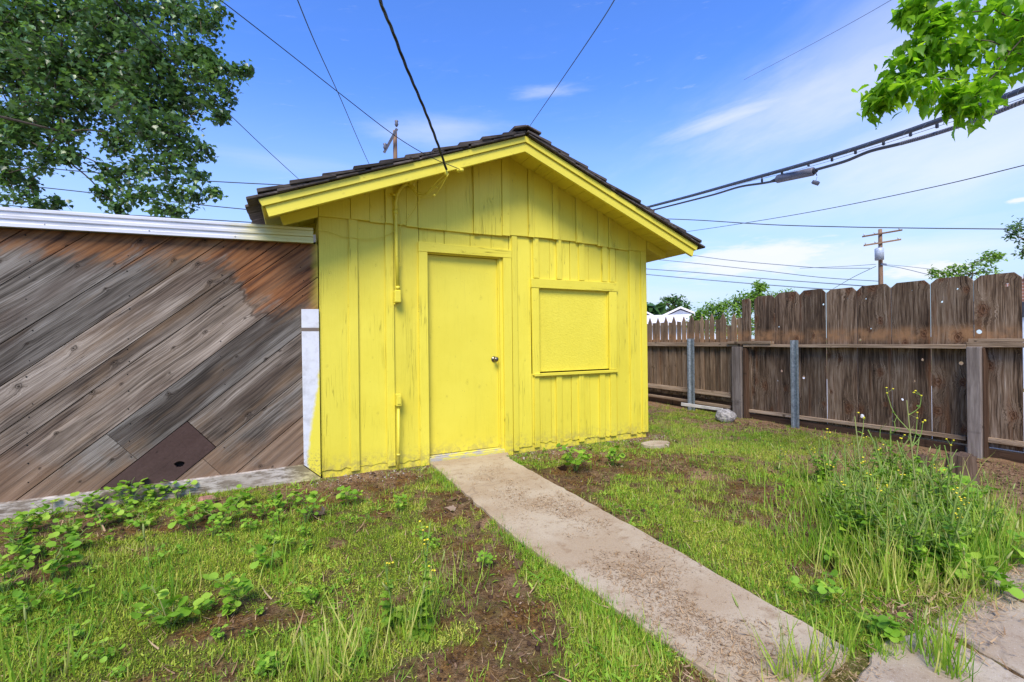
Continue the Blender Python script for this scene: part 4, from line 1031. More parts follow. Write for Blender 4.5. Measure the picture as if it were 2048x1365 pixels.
wire([(1250, -45, 4.), (1229, 0, 4.4), (1190, 62, 5.2), (1120, 165, 6.8), (1060, 252, 9), (1035, 290, 10)], .0060, 'thin wire rising from behind the roof ridge to the top of the sky', 'black')
wire([(1850, -45, 16), (1783, 0, 18), (1640, 80, 24), (1488, 160, 34)], .012, 'very thin wire high in the sky left of the bright green branch', 'far_wire')
wire([(2200, 292, 14), (2048, 331, 16), (1860, 376, 19), (1640, 421, 24), (1480, 448, 30), (1372, 464, 36), (1300, 474, 42)], .018, 'single wire running up to the right below the bundled cables', 'thin_wire')
pts = [(1290, 436, 24), (1315, 437.5, 23), (1400, 441, 22), (1545, 450, 20), (1700, 454.5, 18), (1860, 457, 17), (2048, 459, 16), (2200, 462, 15)]
wire(pts, .022, 'wavy twisted wire crossing just above the far utility pole', 'thin_wire')
for k, (a, lab) in enumerate([([(1385, 511, 60), (1460, 521, 58), (1560, 530, 55), (1640, 536, 52), (1740, 537, 50)], 'faint wire passing behind the low white cloud'),
    ([(1310, 519, 60), (1400, 528, 58), (1520, 541, 55), (1640, 555, 50), (1760, 563, 46)], 'faint wire second below the low white cloud'),
    ([(1290, 538, 44), (1400, 546, 42), (1520, 557, 40), (1640, 566, 38), (1750, 574, 34), (1830, 580, 30)], 'grey wire above the lowest one between shed and fence'),
    ([(1290, 549, 40), (1400, 559, 38), (1520, 569, 36), (1640, 578, 34), (1700, 582, 32), (1800, 592, 30)], 'lowest dark wire between the shed corner and the fence tops')]):
    wire(a, px_r(1.5, 50), lab, 'far_wire')
wire([(1762, 530, 32.5), (1800, 536, 31), (1850, 548, 29), (1900, 560, 27)], .02, 'pair of wires leaving the far pole to the right, the lower', 'far_wire')
wire([(1762, 529, 32.5), (1810, 533, 31), (1870, 540, 29), (1950, 552, 27)], .016, 'pair of wires leaving the far pole to the right, the upper', 'far_wire')
wire([(1752, 533, 32.8), (1710, 553, 36), (1680, 570, 40), (1650, 588, 46)], .02, 'steep guy-like wire falling left from the far pole', 'far_wire')
wire([(1752, 529, 32.8), (1690, 533, 36), (1600, 537, 42)], .018, 'near level thin wire leaving the far pole to the left', 'far_wire')
for a, lab in [([(-150, 318, 20), (60, 334, 20), (160, 343, 20), (300, 354, 20), (405, 362, 20), (560, 370, 20), (640, 372, 20)], 'upper of three thin wires behind the left tree'),
               ([(-150, 352, 20), (80, 375, 20), (200, 388, 20), (400, 410, 20), (500, 420, 20), (600, 430, 20)], 'middle of three thin wires behind the left tree'),
               ([(-150, 392, 20), (140, 424, 20), (300, 433, 20), (500, 445, 20), (620, 452, 20)], 'lowest of three thin wires just above the white roof edge')]:
    wire(a, px_r(1.9, 20), lab, 'thin_wire')
# bundled cables with splice case
bun = empty('bundled_cable', P3(1600, 350, 12), 'thick pair of bundled black cables with messenger and splice case at right', 'cable')
binv = Vector(bun.location)
def bpath(pts, n=10): return [p-binv for p in curve3([P3(*q) for q in pts], n)]
up = [(2250, 96, 6.6), (2048, 180, 7.6), (1960, 212, 8.3), (1800, 269, 9.8), (1640, 320, 12), (1480, 365, 15), (1380, 393, 18), (1292, 416, 21), (1240, 430, 24)]
a = MB(); a.tube(bpath(up), .046, 10); a.build('upper_cable', M['cable_grey'], bun)
a = MB(); a.tube([p+Vector((0, 0, .056)) for p in bpath(up)], .006, 6); a.build('messenger_wire', M['black'], bun)
a = MB()
ptsu = bpath(up, 60); q_ = []
for i, p in enumerate(ptsu):
    tdir = (ptsu[min(i+1, len(ptsu)-1)]-ptsu[max(i-1, 0)]).normalized(); x = tdir.cross(Vector((0, 0, 1))).normalized(); y = x.cross(tdir)
    q_.append(p+(x*math.cos(i*.45)+y*math.sin(i*.45))*.049)
a.tube(q_, .0035, 5); a.build('lashing_wire', M['galv'], bun)
lo = [(2250, 124, 6.8), (2048, 203, 7.8), (1960, 238, 8.5), (1870, 268, 9.4), (1800, 288, 10.1), (1740, 303, 10.8), (1690, 323, 11.5), (1632, 340, 12.4)]
a = MB(); a.tube(bpath(lo), .037, 10); a.build('lower_cable', M['cable_grey'], bun)
# spiral wrap on the right part of the lower cable
a = MB(); pl2 = bpath(lo[:5], 90)
for i in range(0, len(pl2)-6, 6):
    a.tube([pl2[i], pl2[i+4]], .042, 10)
a.build('cable_wrap', M['closure'], bun)
lo2 = [(1552, 362, 13.6), (1525, 367, 14.2), (1480, 374, 15.2), (1430, 389, 16.8), (1380, 402, 18.5), (1292, 424, 21.5), (1240, 436, 24.5)]
a = MB(); a.tube(bpath(lo2), .034, 10); a.build('lower_cable', M['cable_grey'], bun)
ms = [(2250, 110, 6.8), (2048, 195, 7.8), (1870, 255, 9.4), (1740, 297, 10.8), (1640, 328, 12.3), (1560, 349, 13.5), (1490, 366, 15), (1430, 385, 16.8)]
a = MB(); a.tube(bpath(ms), .005, 6); a.build('messenger_wire', M['black'], bun)
a = MB(); sp0, sp1 = P3(1554, 359, 13.5)-binv, P3(1628, 343, 12.5)-binv
pts = [sp0.lerp(sp1, u) for u in (0, .02, .98, 1)]; a.tube(pts, [.09, .115, .115, .09], 16); sc_ = a.build('splice_case', M['closure'], bun)
a = MB(); a.tube([P3(1542, 363, 13.7)-binv, P3(1554, 360, 13.5)-binv], [.03, .07], 12); a.build('end_cap', M['black'], sc_); a = MB(); a.tube([P3(1628, 343, 12.5)-binv, P3(1633, 341.5, 12.4)-binv], [.08, .05], 12); a.build('end_cap', M['black'], sc_)
a = MB(); a.tube([P3(1630, 343, 12.4)-binv, P3(1634, 352, 12.4)-binv], .012, 6); a.build('strap', M['black'], sc_)
for px, py, d in ((1524, 361, 14.2), (1564, 345, 13.4), (1617, 329, 12.6), (1664, 319, 11.9), (1711, 304, 11.2), (1767, 286, 10.5), (1821, 268, 9.9), (1874, 251, 9.3), (2011, 207, 8.1)):
    a = MB(); p = P3(px, py, d)-binv; s = .045; a.box(p.x-s*.6, p.x+s*.6, p.y-.02, p.y+.02, p.z-s*1.2, p.z+s*.7); a.tube([p+Vector((0, 0, .02)), p+Vector((0, 0, .075))], .02, 6); a.build('cable_clamp', M['black'], bun)
a = MB(); p = P3(1631, 366, 12.3); mv = (P3(1637, 369, 12.3)-P3(1625, 366, 12.3))
a.tube([p-mv*.5, p+mv*.5], [.055, .065], 4); a.tube([p, P3(1634, 354, 12.35)], .005, 5); tag(a.build('hanging_tag', M['closure']), 'small dark tag dangling below the splice case on the cable', 'tag')

# ------------------------------------------------------------------ leaves
def leafT(outline, fold=.15, droop=.12):
    """outline (x,y) with y along the leaf; fanned from the midrib"""
    n = len(outline); vs = [(0, .0, 0)]+[(x, y, abs(x)*fold-droop*y*y) for x, y in outline]
    vs.append((0, .5, -droop*.25)); c = n+1
    fs = [(c, 1+i, 1+(i+1) % n) for i in range(n-1)]+[(c, n, 0), (c, 0, 1)]
    return vs, fs
MAPLE = leafT([(.10, .05), (.34, .02), (.30, .20), (.52, .38), (.30, .44), (.26, .60), (.14, .66), (0, 1.0), (-.14, .66), (-.26, .60), (-.30, .44), (-.52, .38), (-.30, .20), (-.34, .02), (-.10, .05)])
HEART = leafT([(.08, -.05), (.24, .02), (.22, .12), (.36, .22), (.29, .32), (.34, .44), (.22, .52), (.22, .66), (.10, .76), (0, 1.08), (-.12, .78), (-.20, .64), (-.24, .54), (-.33, .42), (-.28, .30), (-.34, .2), (-.22, .1), (-.22, .0), (-.08, -.05)], .25, .3)
ROUND = leafT([(.10, -.08), (.34, -.04), (.52, .2), (.54, .5), (.40, .78), (.2, .90), (0, .86), (-.2, .90), (-.40, .78), (-.54, .5), (-.52, .2), (-.34, -.04), (-.10, -.08)], .22, .15)
SOWL = leafT([(.06, .05), (.30, .10), (.16, .25), (.34, .36), (.20, .50), (.28, .64), (.14, .78), (0, 1.), (-.14, .78), (-.28, .64), (-.20, .50), (-.34, .36), (-.16, .25), (-.30, .10), (-.06, .05)], .18, .3)
OVAL = ([(0, 0, 0), (.22, .3, .03), (.2, .7, 0), (0, 1, -.06), (-.2, .7, 0), (-.22, .3, .03)], [(0, 1, 2, 3), (0, 3, 4, 5)])
BLADE = ([(-.5, 0, 0), (.5, 0, 0), (.38, .55, .10), (-.38, .55, .10), (0, 1, .34)], [(0, 1, 2, 3), (3, 2, 4)])
BLADE3 = ([(-.5, 0, 0), (.5, 0, 0), (.45, .4, .05), (-.45, .4, .05), (.32, .75, .18), (-.32, .75, .18), (0, 1., .36)], [(0, 1, 2, 3), (3, 2, 4, 5), (5, 4, 6)])

def tree(name, label, blobs, base, rtrunk, leafmat, lt, lsize, dens, seed, limbs_from=None, droop=.3, group=None, twig_r=.004, hang=.0, limb_r=.05, cat='tree', gapn=.0, gscale=1.6, minl=12):
    rg2 = np.random.RandomState(seed); random.seed(seed)
    root = empty(name, base, label, cat, group); B = Vector(base)
    tk = MB(); top = Vector(limbs_from) if limbs_from is not None else Vector((base[0], base[1], base[2]+2))
    n = 7; tk.tube([(B.lerp(top, k/n)-B)+Vector((math.sin(k*1.3)*.06, math.cos(k*1.7)*.06, 0))*(0 if k in (0,) else 1) for k in range(n+1)], [rtrunk*(1.35 if k == 0 else 1-.45*k/n) for k in range(n+1)], 12)
    tk.build('trunk', M['bark'], root)
    br = MB(); P_, RT, SC, RN = [], [], [], []
    blobs = sorted(blobs, key=lambda b: (Vector(b[0])-top).length); done = []
    for (c, rad) in blobs:
        c = Vector(c); rad = Vector(rad) if not isinstance(rad, (int, float)) else Vector((rad, rad, rad))
        if limb_r > 0:
            src, r_s, Ls = min(done, key=lambda q: (q[0]-c).length+.25*q[2]) if done else (top, limb_r, 0.)
            Ln = (c-src).length; r_e = max(r_s*.80, limb_r*.14)
            mid = src.lerp(c, .5)+Vector((random.uniform(-.1, .1), random.uniform(-.1, .1), random.uniform(-.05, .12)))*min(1, Ln)
            br.tube([p-B for p in curve3([src, mid, c], 5)], [r_s+(r_e-r_s)*k/10 for k in range(11)], 7); done.append((c, r_e, Ls+Ln))
        vol = 4.19*rad.x*rad.y*rad.z
        nl = max(minl, int(dens*vol**.85))
        ntw = max(3, nl//22)
        for _ in range(ntw):
            d = rg2.normal(size=3); d /= np.linalg.norm(d); q = Vector(d)*rg2.uniform(.2, 1.)
            s0 = c+Vector((q.x*rad.x*.35, q.y*rad.y*.35, q.z*rad.z*.35)); e0 = c+Vector((q.x*rad.x, q.y*rad.y, q.z*rad.z-hang*rg2.uniform(0, 1)*rad.z))
            if gapn > 0 and max(rad) > .45 and fbm(e0.x*gscale+e0.y*.7, e0.z*gscale+e0.y*.9, seed+5) < gapn: continue
            if twig_r > 0: br.tube([s0-B, (s0.lerp(e0, .5)+Vector((0, 0, .08*rad.z)))-B, e0-B], [twig_r*2, twig_r*1.4, twig_r*.6], 4, cap=False)
            k = 22; u = rg2.uniform(.15, 1.05, k)[:, None]
            pts = np.array(s0)+(np.array(e0)-np.array(s0))*u+rg2.normal(size=(k, 3))*(.12*max(rad)+lsize*.5)*np.array([1, 1, .8])
            P_.append(pts); yaw = rg2.uniform(0, 6.283, k); RT.append(rot_yaw_tilt(yaw, rg2.normal(-droop, .5, k), rg2.normal(0, .5, k)))
            SC.append(lsize*rg2.uniform(.6, 1.25, k)); base_r = rg2.uniform(.15, .75); RN.append(np.clip(base_r+rg2.normal(0, .16, k), 0, 1))
    br.build('branch', M['twig'], root)
    pos = np.concatenate(P_)-np.array(B)
    scatter_mesh('foliage', lt, pos, np.concatenate(RT), np.concatenate(SC), np.concatenate(RN), leafmat, root)
    return root
def bl(px, py, d, rpx, rz=None, ry=None):
    r = rpx*d/FPX; return (P3(px, py, d), (r, (ry or 1)*r, (rz or 1)*r))
LB = []
for px, py, d, r in [(-60, 40, 8, 110), (40, 40, 7.4, 100), (150, 20, 7.6, 95), (250, 25, 7.2, 90), (340, 15, 7.4, 75), (400, 35, 7.0, 48), (425, 10, 7.0, 30), (20, 140, 7.2, 95), (120, 130, 7.0, 95), (220, 120, 7.4, 95), (310, 110, 7.0, 85), (385, 110, 7.2, 55), (440, 150, 7.0, 38), (475, 145, 6.9, 24), (410, 165, 7.1, 40), (30, 230, 7.0, 80), (110, 215, 6.8, 70), (200, 205, 7.2, 78), (285, 200, 7.0, 80), (350, 195, 7.2, 62), (420, 210, 7.1, 34), (440, 232, 7.0, 14), (-10, 300, 7.0, 60), (50, 270, 6.8, 45), (130, 265, 6.7, 36), (235, 270, 7.2, 55), (300, 270, 7.0, 60), (355, 265, 7.0, 52), (10, 350, 6.9, 48), (60, 365, 7.0, 26), (95, 300, 6.8, 20), (145, 305, 6.8, 16), (215, 335, 7.0, 34), (270, 335, 7.1, 40), (330, 325, 7.0, 48), (385, 315, 7.1, 28), (405, 295, 7.1, 20), (205, 388, 7.0, 22), (240, 415, 7.0, 16), (300, 385, 7.0, 26), (350, 385, 7.1, 34), (385, 390, 7.1, 24), (225, 360, 7.0, 30), (260, 395, 7.0, 26), (320, 410, 7.0, 24), (395, 345, 7.1, 22), (455, 190, 7., 24), (488, 140, 7., 14), (425, 120, 7., 34), (90, 330, 6.9, 30), (30, 395, 6.9, 26), (355, 420, 7.0, 14), (425, 382, 7.0, 11), (70, 400, 7.0, 16), (110, 405, 7.0, 16), (130, 318, 6.8, 12)]:
    LB.append(bl(px, py, d, r, 1., 1.1))
tree('maple_tree', 'large dark green lobed-leaf tree overhanging the plank wall at upper left', LB, (-5.6, 6.6, 0), .24, M['leaf_dark'], MAPLE, .082, 1250, 11, limbs_from=(-4.9, 6.6, 3.9), droop=.5, hang=.3, limb_r=.018, gapn=.38, gscale=3.6, minl=125)
RB = []
for px, py, d, r in [(1785, 165, 3.3, 24), (1760, 200, 3.35, 14), (1815, 120, 3.3, 26), (1850, 85, 3.3, 28), (1835, 5, 3.3, 14), (1875, 40, 3.3, 24), (1905, 195, 3.2, 16), (2040, 90, 3.2, 40), (1925, 110, 3.3, 40), (1990, 20, 3.2, 60), (2060, 50, 3.1, 60), (1900, 30, 3.3, 40), (1950, 80, 3.2, 50), (2020, 105, 3.1, 36), (1870, 100, 3.3, 38), (1830, 130, 3.3, 32), (1800, 155, 3.3, 28), (1765, 190, 3.35, 22), (1860, 165, 3.25, 34), (1915, 160, 3.2, 36), (1962, 178, 3.1, 24), (1948, 212, 3.1, 14), (2090, 105, 3.1, 30), (1835, 15, 3.3, 10), (1850, 60, 3.3, 20), (2100, 10, 3.0, 60), (2030, 60, 3.4, 50), (1960, 30, 3.5, 45)]:
    RB.append(bl(px, py, d, r, 1., 1.2))
tree('mulberry_tree', 'overhanging branch of bright green toothed leaves at upper right', RB, (5.2, -.9, 0), .16, M['leaf_bright'], HEART, .082, 800, 5, limbs_from=(4.3, -.1, 3.3), droop=.55, hang=.5, limb_r=.009, twig_r=.0026, minl=70)
FB = []
for px, py, d, r in [(1350, 603, 60, 16), (1330, 606, 60, 14), (1368, 612, 60, 16), (1345, 620, 60, 18), (1325, 626, 60, 14), (1378, 622, 60, 12), (1360, 600, 60, 12), (1338, 600, 60, 9)]: FB.append(bl(px, py, d, r))
p = P3(1350, 690, 60); tree('round_tree', 'round green tree rising behind the distant pale gable roof', FB, (p.x, p.y, 0), .35, M['leaf_far'], OVAL, .5, 30, 21, limbs_from=(p.x, p.y, 3.), twig_r=.03, limb_r=.25)
FB = [bl(px, py, 48, r) for px, py, r in [(1297, 622, 8), (1302, 630, 10), (1290, 616, 6)]]
p = P3(1298, 690, 48); tree('palm_like_tree', 'pale feathery tree just right of the shed corner', FB, (p.x, p.y, 0), .2, M['leaf_far'], BLADE, .9, 22, 22, limbs_from=(p.x, p.y, 3.), twig_r=.03, limb_r=.1, droop=1.)
FB = [bl(px, py, 11.5, r, 1, 1.2) for px, py, r in [(1400, 630, 18), (1395, 645, 18), (1425, 622, 22), (1450, 612, 22), (1475, 605, 20), (1440, 640, 26), (1480, 630, 26), (1500, 600, 20), (1515, 590, 14), (1520, 575, 8), (1505, 615, 24), (1412, 655, 22), (1460, 660, 26), (1500, 650, 26), (1385, 655, 14)]]
p = P3(1460, 690, 11.5); tree('vine_bush', 'bright yellow green bush behind the picket fence', FB, (p.x, p.y, 0), .06, M['leaf_bush'], OVAL, .085, 1100, 23, limbs_from=(p.x, p.y, 1.2), twig_r=.004, limb_r=.02, cat='bush', minl=330)
FB = [bl(px, py, 12.5, r, 1, 1) for px, py, r in [(1540, 592, 14), (1560, 590, 12), (1580, 587, 9), (1525, 572, 7), (1512, 568, 6), (1545, 600, 20)]]
p = P3(1548, 690, 12.5); tree('vine_bush', 'sparse green bush tips above the dog-eared boards', FB, (p.x, p.y, 0), .05, M['leaf_bush'], OVAL, .075, 700, 24, limbs_from=(p.x, p.y, 1.2), twig_r=.004, limb_r=.018, cat='bush', minl=110)
FB = [bl(px, py, 13, r, .7, 1) for px, py, r in [(1862, 545, 9), (1885, 548, 11), (1905, 540, 9), (1925, 535, 12), (1945, 530, 14), (1965, 520, 12), (1985, 522, 14), (1978, 508, 8), (1998, 510, 8), (1945, 548, 20), (1980, 545, 20), (1915, 552, 12)]]
p = P3(1945, 690, 13); tree('sapling_tree', 'thin leafy branches showing over the tallest fence boards', FB, (p.x, p.y, 0), .06, M['leaf_bush'], OVAL, .11, 130, 25, limbs_from=(p.x, p.y, 2.3), twig_r=.006, limb_r=.02)
FB = [bl(px, py, 16, r) for px, py, r in [(2040, 450, 20), (2055, 480, 26), (2030, 470, 12), (2045, 505, 12), (2025, 458, 10), (2075, 460, 30)]]
p = P3(2090, 690, 16); tree('dark_tree', 'dark green tree cut off by the right edge below the cables', FB, (p.x, p.y, 0), .15, M['leaf_dark'], OVAL, .14, 130, 26, limbs_from=(p.x, p.y, 4.), twig_r=.008, limb_r=.04)

# ------------------------------------------------------------------ ground cover
def bare(x, y):
    """0 bare .. 1 dense, from patches seen in the yard"""
    d = .33+1.15*(fbm(x*1.5, y*1.5, 31, 3)-.28)+.85*(fbm(x*5, y*5, 37, 2)-.5)+.95*(fbm(x*16, y*16, 39, 2)-.5)
    def ell(px, py, rx, ry, amt, rot=0.):
        cx, cy = onZ(px, py); dx, dy = x-cx, y-cy
        u, v = dx*math.cos(rot)+dy*math.sin(rot), -dx*math.sin(rot)+dy*math.cos(rot)
        return amt*np.exp(-((u/rx)**2+(v/ry)**2)**1.5)
    for e in [(960, 1150, .19, .55, -.62), (1040, 1240, .18, .32, -.5), (860, 1330, .26, .10, -.45), (480, 1240, .22, .10, -.7), (60, 1150, .2, .2, -.4), (900, 1000, .2, .4, -.45), (760, 960, .5, .16, -.8), (1060, 955, .6, .3, -1.3), (1640, 1125, .22, .13, -1.3), (1720, 1030, .5, .28, -.9), (1980, 960, 1.0, .6, -1.0), (1500, 1000, .45, .3, -.5), (1350, 920, .5, .35, -.5), (1800, 900, 1., .35, -.7),
              (1440, 1060, .35, .3, .5), (1560, 1110, .3, .35, .9), (1330, 1010, .12, .6, .4), (1640, 1240, .25, .15, .7), (300, 1150, .8, .5, .45), (600, 1150, .5, .4, .25), (150, 1300, .5, .3, .3), (1120, 1170, .12, .5, .8), (1230, 1280, .2, .2, .9), (660, 1300, .35, .2, .4), (1450, 900, .9, .5, .4), (1180, 1330, .4, .15, .3)]:
        d = d+ell(*e)
    return d
a = DENS_ME.attributes.new('dens', 'FLOAT', 'POINT'); a.data.foreach_set('value', np.clip(bare(*DENS_XY), -1, 3).astype('f'))
def on_hard(x, y):
    path_ = (x > 1.215+.03*np.sin(y*5)) & (x < 1.935+.03*vnoise(x*0+y*7, y*3, 4))
    left_in = 1.21+np.clip(2.5-y, 0, 2)*.11+.05*(vnoise(y*6, y*0, 8)-.4)
    path_ &= x > left_in
    pat = (y < .93+.02*np.sin(x*9)) & (x > 1.5)
    return path_ | pat
def sample(n, x0, x1, y0, y1, thr=.5, seed=0, power=1.):
    rg2 = np.random.RandomState(seed)
    # more samples close to the camera
    x = rg2.uniform(x0, x1, n); y = rg2.uniform(y0, y1, n)
    dep = x*s_+y*c_; rt = x*c_-y*s_
    vis = (dep > .9) & (np.abs(rt/dep) < 1.25)
    keep = rg2.uniform(0, 1, n) < np.clip((bare(x, y)-thr)*2.2, 0.02, 1)**power
    shedm = ~((y > YW-.03) & (x < XR+.02)) & (y < 9) & (x < 6.25)
    ok = vis & keep & shedm & ~on_hard(x, y)
    # thin out far away
    ok &= rg2.uniform(0, 1, n) < np.clip(3.0/np.maximum(dep, .1), .25, 1)
    return x[ok], y[ok]
def scat(name, tmpl, x, y, length, width, tilt_m, tilt_s, rmean, rsd, mat, seed, zoff=-.004, curl=1.):
    rg2 = np.random.RandomState(seed); n = len(x); L = length*rg2.lognormal(0, .35, n); W = width*rg2.uniform(.7, 1.3, n)
    rot = rot_yaw_tilt(rg2.uniform(0, 6.283, n), np.clip(rg2.normal(tilt_m, tilt_s, n), .05, 1.6), rg2.normal(0, .3, n))
    rn = np.clip(rmean+.40*(fbm(x*2.2, y*2.2, seed+50)-.5)*2+.5*(fbm(x*17, y*17, seed+90)-.5)+rg2.normal(0, rsd, n), 0, 1)
    return scatter_mesh(name, tmpl, np.stack([x, y, gz(x, y)+zoff], 1), rot, np.stack([W, L, L*curl], 1), rn, mat)
xa, ya = sample(1000000, -2.4, 6.3, .6, 7.5, .50, 1)
# short mossy turf: near blades
o = scat('turf', BLADE, xa, ya, .024, .0038, .55, .55, .50, .24, M['turf'], 2); tag(o, 'low yellow green turf covering the yard soil', 'grass', kind='stuff')
xa, ya = sample(330000, -2.4, 6.3, .6, 7.5, .40, 3)
xw, yw = sample(60000, -2.4, 6.2, .6, 6., .45, 13, 1.); kk = fbm(xw*2.3+3, yw*2.3, 93, 3) > .54; xw, yw = xw[kk], yw[kk]
ow = scat('small_weeds', SOWL, xw, yw, .034, .020, .45, .4, .5, .22, M['weed'], 14, zoff=.004); tag(ow, 'small jagged weed leaves mixed into the turf', 'ground cover', kind='stuff')
o = scat('turf_leaflets', OVAL, xa, ya, .010, .011, .40, .40, .55, .2, M['turf'], 4, zoff=.004); tag(o, 'tiny clover-like leaflets among the yard turf', 'ground cover', kind='stuff')
# grass: medium tufts following their own noise
def tufts(n, blades, seed, x0, x1, y0, y1, thr, spread=.025):
    rg2 = np.random.RandomState(seed); x, y = sample(n, x0, x1, y0, y1, .15, seed)
    k = (fbm(x*1.1+7, y*1.1, seed+3) > thr); x, y = x[k], y[k]
    x = np.repeat(x, blades)+rg2.normal(0, spread, len(x)*blades); y = np.repeat(y, blades)+rg2.normal(0, spread, len(y)*blades); return x, y
x1, y1 = tufts(11000, 6, 61, -2.4, 6.2, .6, 7.5, .44)
xs_, ys_ = [], []
rg2 = np.random.RandomState(5)
# grass belts: (px, py, rx, ry, count)
for px, py, rx, ry, n in [(1110, 1130, .05, .30, 500), (1200, 1240, .10, .18, 900), (1250, 1300, .12, .10, 700), (1560, 1090, .22, .22, 900), (1480, 1050, .2, .25, 500), (1660, 1240, .12, .1, 500), (1400, 880, .7, .35, 2200), (1550, 890, .8, .3, 1800), (1330, 850, .35, .5, 1500), (1690, 900, .6, .2, 900), (1760, 960, .45, .30, 1500), (1850, 950, .35, .3, 1000), (330, 1090, .5, .12, 700), (180, 1170, .5, .2, 700), (680, 1300, .22, .15, 700), (600, 1290, .1, .1, 250), (1450, 1010, .3, .3, 350), (1350, 960, .4, .3, 450), (850, 1120, .2, .3, 350), (1700, 1325, .12, .04, 420), (1600, 1350, .12, .03, 380), (1480, 1345, .08, .04, 260), (1790, 1290, .1, .02, 160), (1900, 1240, .25, .02, 200)]:
    cx, cy = onZ(px, py); xs_.append(rg2.normal(cx, rx, n)); ys_.append(rg2.normal(cy, ry, n))
for n, f in ((2300, 0), (2300, 1)):
    yy_ = rg2.uniform(.6, 4.2, n); ed = (1.215+np.clip(2.5-yy_, 0, 2)*.11) if f == 0 else np.full(n, 1.95)
    kk = fbm(yy_*3.1, yy_*0+f*5., 97, 3) > .46; xs_.append((ed+(rg2.normal(-.045, .035, n) if f == 0 else rg2.normal(.05, .035, n)))[kk]); ys_.append(yy_[kk])
xb, yb = np.concatenate(xs_+[x1]), np.concatenate(ys_+[y1])
k = ~on_hard(xb, yb) & ~((yb > YW-.02) & (xb < XR+.05)) & (xb < 6.2); xb, yb = xb[k], yb[k]
o = scat('grass', BLADE3, xb, yb, .042, .0034, .85, .40, .55, .2, M['grass'], 6, curl=1.3); tag(o, 'green grass blades growing in drifts through the yard', 'grass', kind='stuff')
# tall rank grass on the right
xs_, ys_ = [], []
for px, py, rx, ry, n in [(1750, 1030, .22, .20, 750), (1800, 1090, .25, .2, 850), (1880, 1100, .25, .15, 800), (1700, 1110, .12, .10, 260), (1950, 1110, .22, .12, 420), (1990, 1060, .2, .2, 260), (1820, 1000, .3, .25, 500), (1780, 1150, .12, .06, 300), (700, 1330, .07, .05, 60), (630, 1340, .08, .05, 50), (60, 1350, .08, .05, 50), (1440, 1350, .03, .03, 35), (1620, 1345, .04, .02, 55), (1570, 1355, .03, .02, 40), (1690, 1310, .04, .02, 40), (1860, 1300, .04, .04, 60), (1900, 1340, .04, .03, 60), (1930, 1180, .06, .04, 60), (830, 1250, .06, .05, 70), (1240, 1200, .02, .02, 14), (1510, 960, .05, .05, 40), (1600, 950, .05, .05, 40), (560, 1150, .05, .05, 30), (330, 1180, .1, .05, 50), (900, 1170, .1, .05, 30)]:
    n = int(n*1.7) if py < 1160 and px > 1600 else n; cx, cy = onZ(px, py); xs_.append(rg2.normal(cx, rx, n)); ys_.append(rg2.normal(cy, ry, n))
xt, yt = np.concatenate(xs_), np.concatenate(ys_); k = (xt < 6.1) & (yt > 1.02) | ((xt > 1.0) & (xt < 3) & (yt <= 1.02)) | (xt < 1.2); xt, yt = xt[k], yt[k]
k = ~((xt > 1.28) & (xt < 1.93) & (yt > 1.1)); xt, yt = xt[k], yt[k]
o = scat('tall_grass', BLADE3, xt, yt, .145, .0052, 1.0, .34, .68, .2, M['grass'], 8, curl=1.5); tag(o, 'tall rank grass massed in the right part of the yard', 'grass', kind='stuff')
# seed heads on thin stalks
sel = rg2.choice(len(xt), 100, replace=False); sx, sy = xt[sel], yt[sel]; n = len(sx)
hh = rg2.uniform(.14, .34, n); yaw = rg2.uniform(0, 6.28, n); tl_ = rg2.normal(1.25, .15, n)
rot = rot_yaw_tilt(yaw, tl_); base_ = np.stack([sx, sy, gz(sx, sy)], 1)
STALK = ([(-.5, 0, 0), (.5, 0, 0), (.4, 1, 0), (-.4, 1, 0), (0, 0, .6), (0, 1, .6)], [(0, 1, 2, 3), (1, 4, 5, 2), (4, 0, 3, 5)])
HEAD = ([(0, 0, 0), (.5, .25, 0), (0, .25, .5), (-.5, .25, 0), (0, .25, -.5), (.42, .7, 0), (0, .7, .42), (-.42, .7, 0), (0, .7, -.42), (0, 1.1, 0)], [(0,1,2), (0,2,3), (0,3,4), (0,4,1), (1,5,6,2), (2,6,7,3), (3,7,8,4), (4,8,5,1), (5,9,6), (6,9,7), (7,9,8), (8,9,5)])
so = scatter_mesh('seed_stalk', STALK, base_, rot, np.stack([np.full(n, .002), hh, np.full(n, .002)], 1), rg2.uniform(.4, .9, n), M['seed'])
tag(so, 'pale grass stalks rising from the rank grass', 'grass', kind='stuff')
tipv = base_+np.einsum('nij,j->ni', rot, np.array([0, 1, 0]))*hh[:, None]
so = scatter_mesh('seed_head', HEAD, tipv-np.einsum('nij,j->ni', rot, np.array([0, 1, 0]))*.01, rot, np.stack([np.full(n, .010), rg2.uniform(.04, .065, n), np.full(n, .010)], 1), rg2.uniform(0, 1, n), M['seed'], smooth=True)
tag(so, 'bristly pale seed heads above the rank grass', 'grass', kind='stuff')
